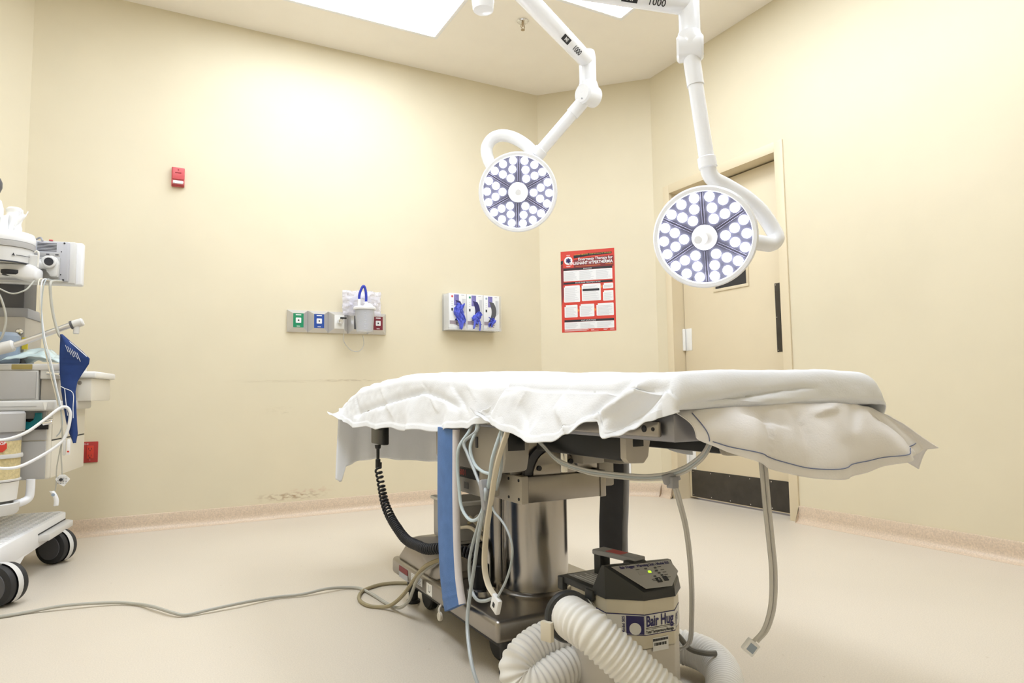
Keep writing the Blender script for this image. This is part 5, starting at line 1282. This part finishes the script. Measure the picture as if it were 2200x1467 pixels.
for k in range(6): prism(lb, [(0, 0), (.030+.004*(k % 3), 0), (.030+.004*(k % 3), .0014), (0, .0014)], cpt(.076+.008*k, .938-.006*k), MM.to_3x3() @ V((.35, 0, -.94)), MM.to_3x3() @ V((.94, 0, .35)), .0008)
obj('print_lines', lb, 'paper', t)['kind'] = 'stuff'
obj('white_edging', TU([wl((.072, -.127, .966)), wl((.110, -.131, .932)), wl((.150, -.130, .893))], .0017, seg=6), 'paper', t)
obj('white_outline', TU([wl((.066, -.139, .775)), wl((.078, -.140, .768)), wl((.108, -.137, .748)), wl((.110, -.137, .69)), wl((.112, -.137, .65))], .0014, seg=6, n=4), 'paper', t)
obj('white_outline', TU([wl((.080, -.140, .765)), wl((.088, -.142, .70)), wl((.094, -.142, .66))], .0014, seg=6, n=4), 'paper', t)
# ---- hanging leads and hoses
def mc(name, pts, r, m, label, cat='cable', group='leads hanging from the machine'): return cable(name, [wl(p) for p in pts], r, m, label, cat, group=group)
mc('cuff_hose', [(.004, .06, 1.222), (.004, -.05, 1.205), (.007, -.10, 1.185), (.012, -.105, 1.129), (.020, -.108, 1.08), (.030, -.112, 1.036), (.046, -.118, .985), (.060, -.12, .965)], .0052, 'cordgrey', 'thick grey hose from the monitor to the blue cuff', 'hose')
mc('monitor_lead', [(-.040, .06, 1.222), (-.038, -.08, 1.200), (-.026, -.10, 1.090), (-.012, -.105, 1.00), (-.001, -.126, .951), (.021, -.13, .850), (.045, -.135, .760), (.060, -.14, .700)], .0022, 'tubebeige', 'thin lead hanging farthest left below the monitor')
mc('monitor_lead', [(-.028, .06, 1.222), (-.026, -.08, 1.200), (-.020, -.10, 1.090), (.003, -.126, .965), (.029, -.13, .868), (.056, -.14, .757), (.076, -.145, .683)], .0024, 'mwhite', 'pale lead hanging second from left below the monitor')
mc('monitor_lead', [(-.018, .06, 1.222), (-.016, -.08, 1.200), (-.018, -.105, 1.09), (.0, -.130, .955), (.03, -.135, .85), (.062, -.145, .72), (.078, -.148, .64), (.072, -.145, .60), (.058, -.14, .58)], .0022, 'tubegrey', 'grey lead bunched behind the blue cuff')
mc('white_hose', [(-.24, -.16, .60), (-.19, -.24, .592), (-.126, -.255, .588), (-.081, -.25, .578), (-.021, -.225, .600), (.031, -.19, .648), (.066, -.165, .685), (.090, -.155, .694), (.104, -.15, .672), (.101, -.15, .619), (.088, -.15, .574), (.073, -.155, .552), (.030, -.18, .515), (-.030, -.225, .478), (-.077, -.25, .474), (-.122, -.255, .486), (-.22, -.22, .50)], .0058, 'mwhite', 'white hose looping in front of the machine', 'hose')
mc('electrode_lead', [(.070, -.145, .70), (.078, -.15, .62), (.082, -.15, .575), (.075, -.15, .53), (.066, -.15, .46), (.066, -.15, .40), (.064, -.15, .372)], .0022, 'cordgrey', 'tan electrode lead ending in the lower white pad')
mc('electrode_lead', [(.074, -.148, .66), (.080, -.15, .58), (.078, -.15, .52), (.083, -.15, .46), (.085, -.15, .425)], .0022, 'cordgrey', 'tan electrode lead ending in the round gel pad')
mc('side_cable', [(-.057, -.05, 1.215), (-.062, -.09, 1.18), (-.076, -.11, 1.154), (-.114, -.12, 1.139), (-.161, -.12, 1.160), (-.21, -.10, 1.19)], .0030, 'cordgrey', 'grey cable drooping under the monitor arm')
mc('side_cable', [(-.19, -.10, 1.16), (-.160, -.12, 1.141), (-.139, -.12, 1.087), (-.130, -.12, 1.032), (-.141, -.12, .968), (-.17, -.11, .94)], .0040, 'cordgrey', 'grey cable curving down beside the mast')
t = thing('electrode_pad', 'diamond shaped white electrode pad printed with dashes', 'electrode', wl((.087, -.152, .372)))
pe = MM.to_3x3() @ V((1, 0, 0))
obj('pad', prism(bmesh.new(), [(-.022, .012), (-.008, .028), (.010, .028), (.028, .010), (.008, -.018), (-.012, -.006)], wl((.085, -.152, .405)), pe, (0, 0, 1), .0015), 'paper', t)
cyl(q := bmesh.new(), wl((.083, -.160, .414)), wl((.083, -.151, .414)), .006, 14); obj('snap', q, 'ink', t)
lb = bmesh.new()
for i in range(5):
    for j in range(4): prism(lb, [(0, 0), (.006, 0), (.006, .0011), (0, .0011)], wl((.070+.009*j, -.1545, .399+.006*i)), pe, (0, 0, 1), .0004)
obj('print_lines', lb, 'ink', t)['kind'] = 'stuff'
t = thing('electrode_pad', 'curled white electrode pad hanging lowest on its lead', 'electrode', wl((.066, -.152, .318)))
def cpd(u, v): return wl((.052+.016*u+.014*(v-.5)+.008*math.sin(3*v), -.152-.006*math.sin(math.pi*u), .372-.058*v))
obj('pad', grid(cpd, 8, 14), 'paper', t, sharp=60, solid=.0012)
cyl(q := bmesh.new(), wl((.060, -.162, .358)), wl((.060, -.152, .358)), .006, 12); obj('snap', q, 'bottleblue', t)
t = thing('finger_clip', 'white finger clip sensor hanging below the blue cuff', 'sensor', wl((.094, -.15, .505)))
obj('clip_half', LB(.084, .094, -.156, -.148, .506, .565, .003, mtx=MM), 'mlight', t); obj('clip_half', LB(.098, .109, -.157, -.147, .508, .568, .003, mtx=MM), 'mwhite', t)
obj('clip_mark', LB(.100, .107, -.1578, -.1565, .518, .524, mtx=MM), 'posterred', t)
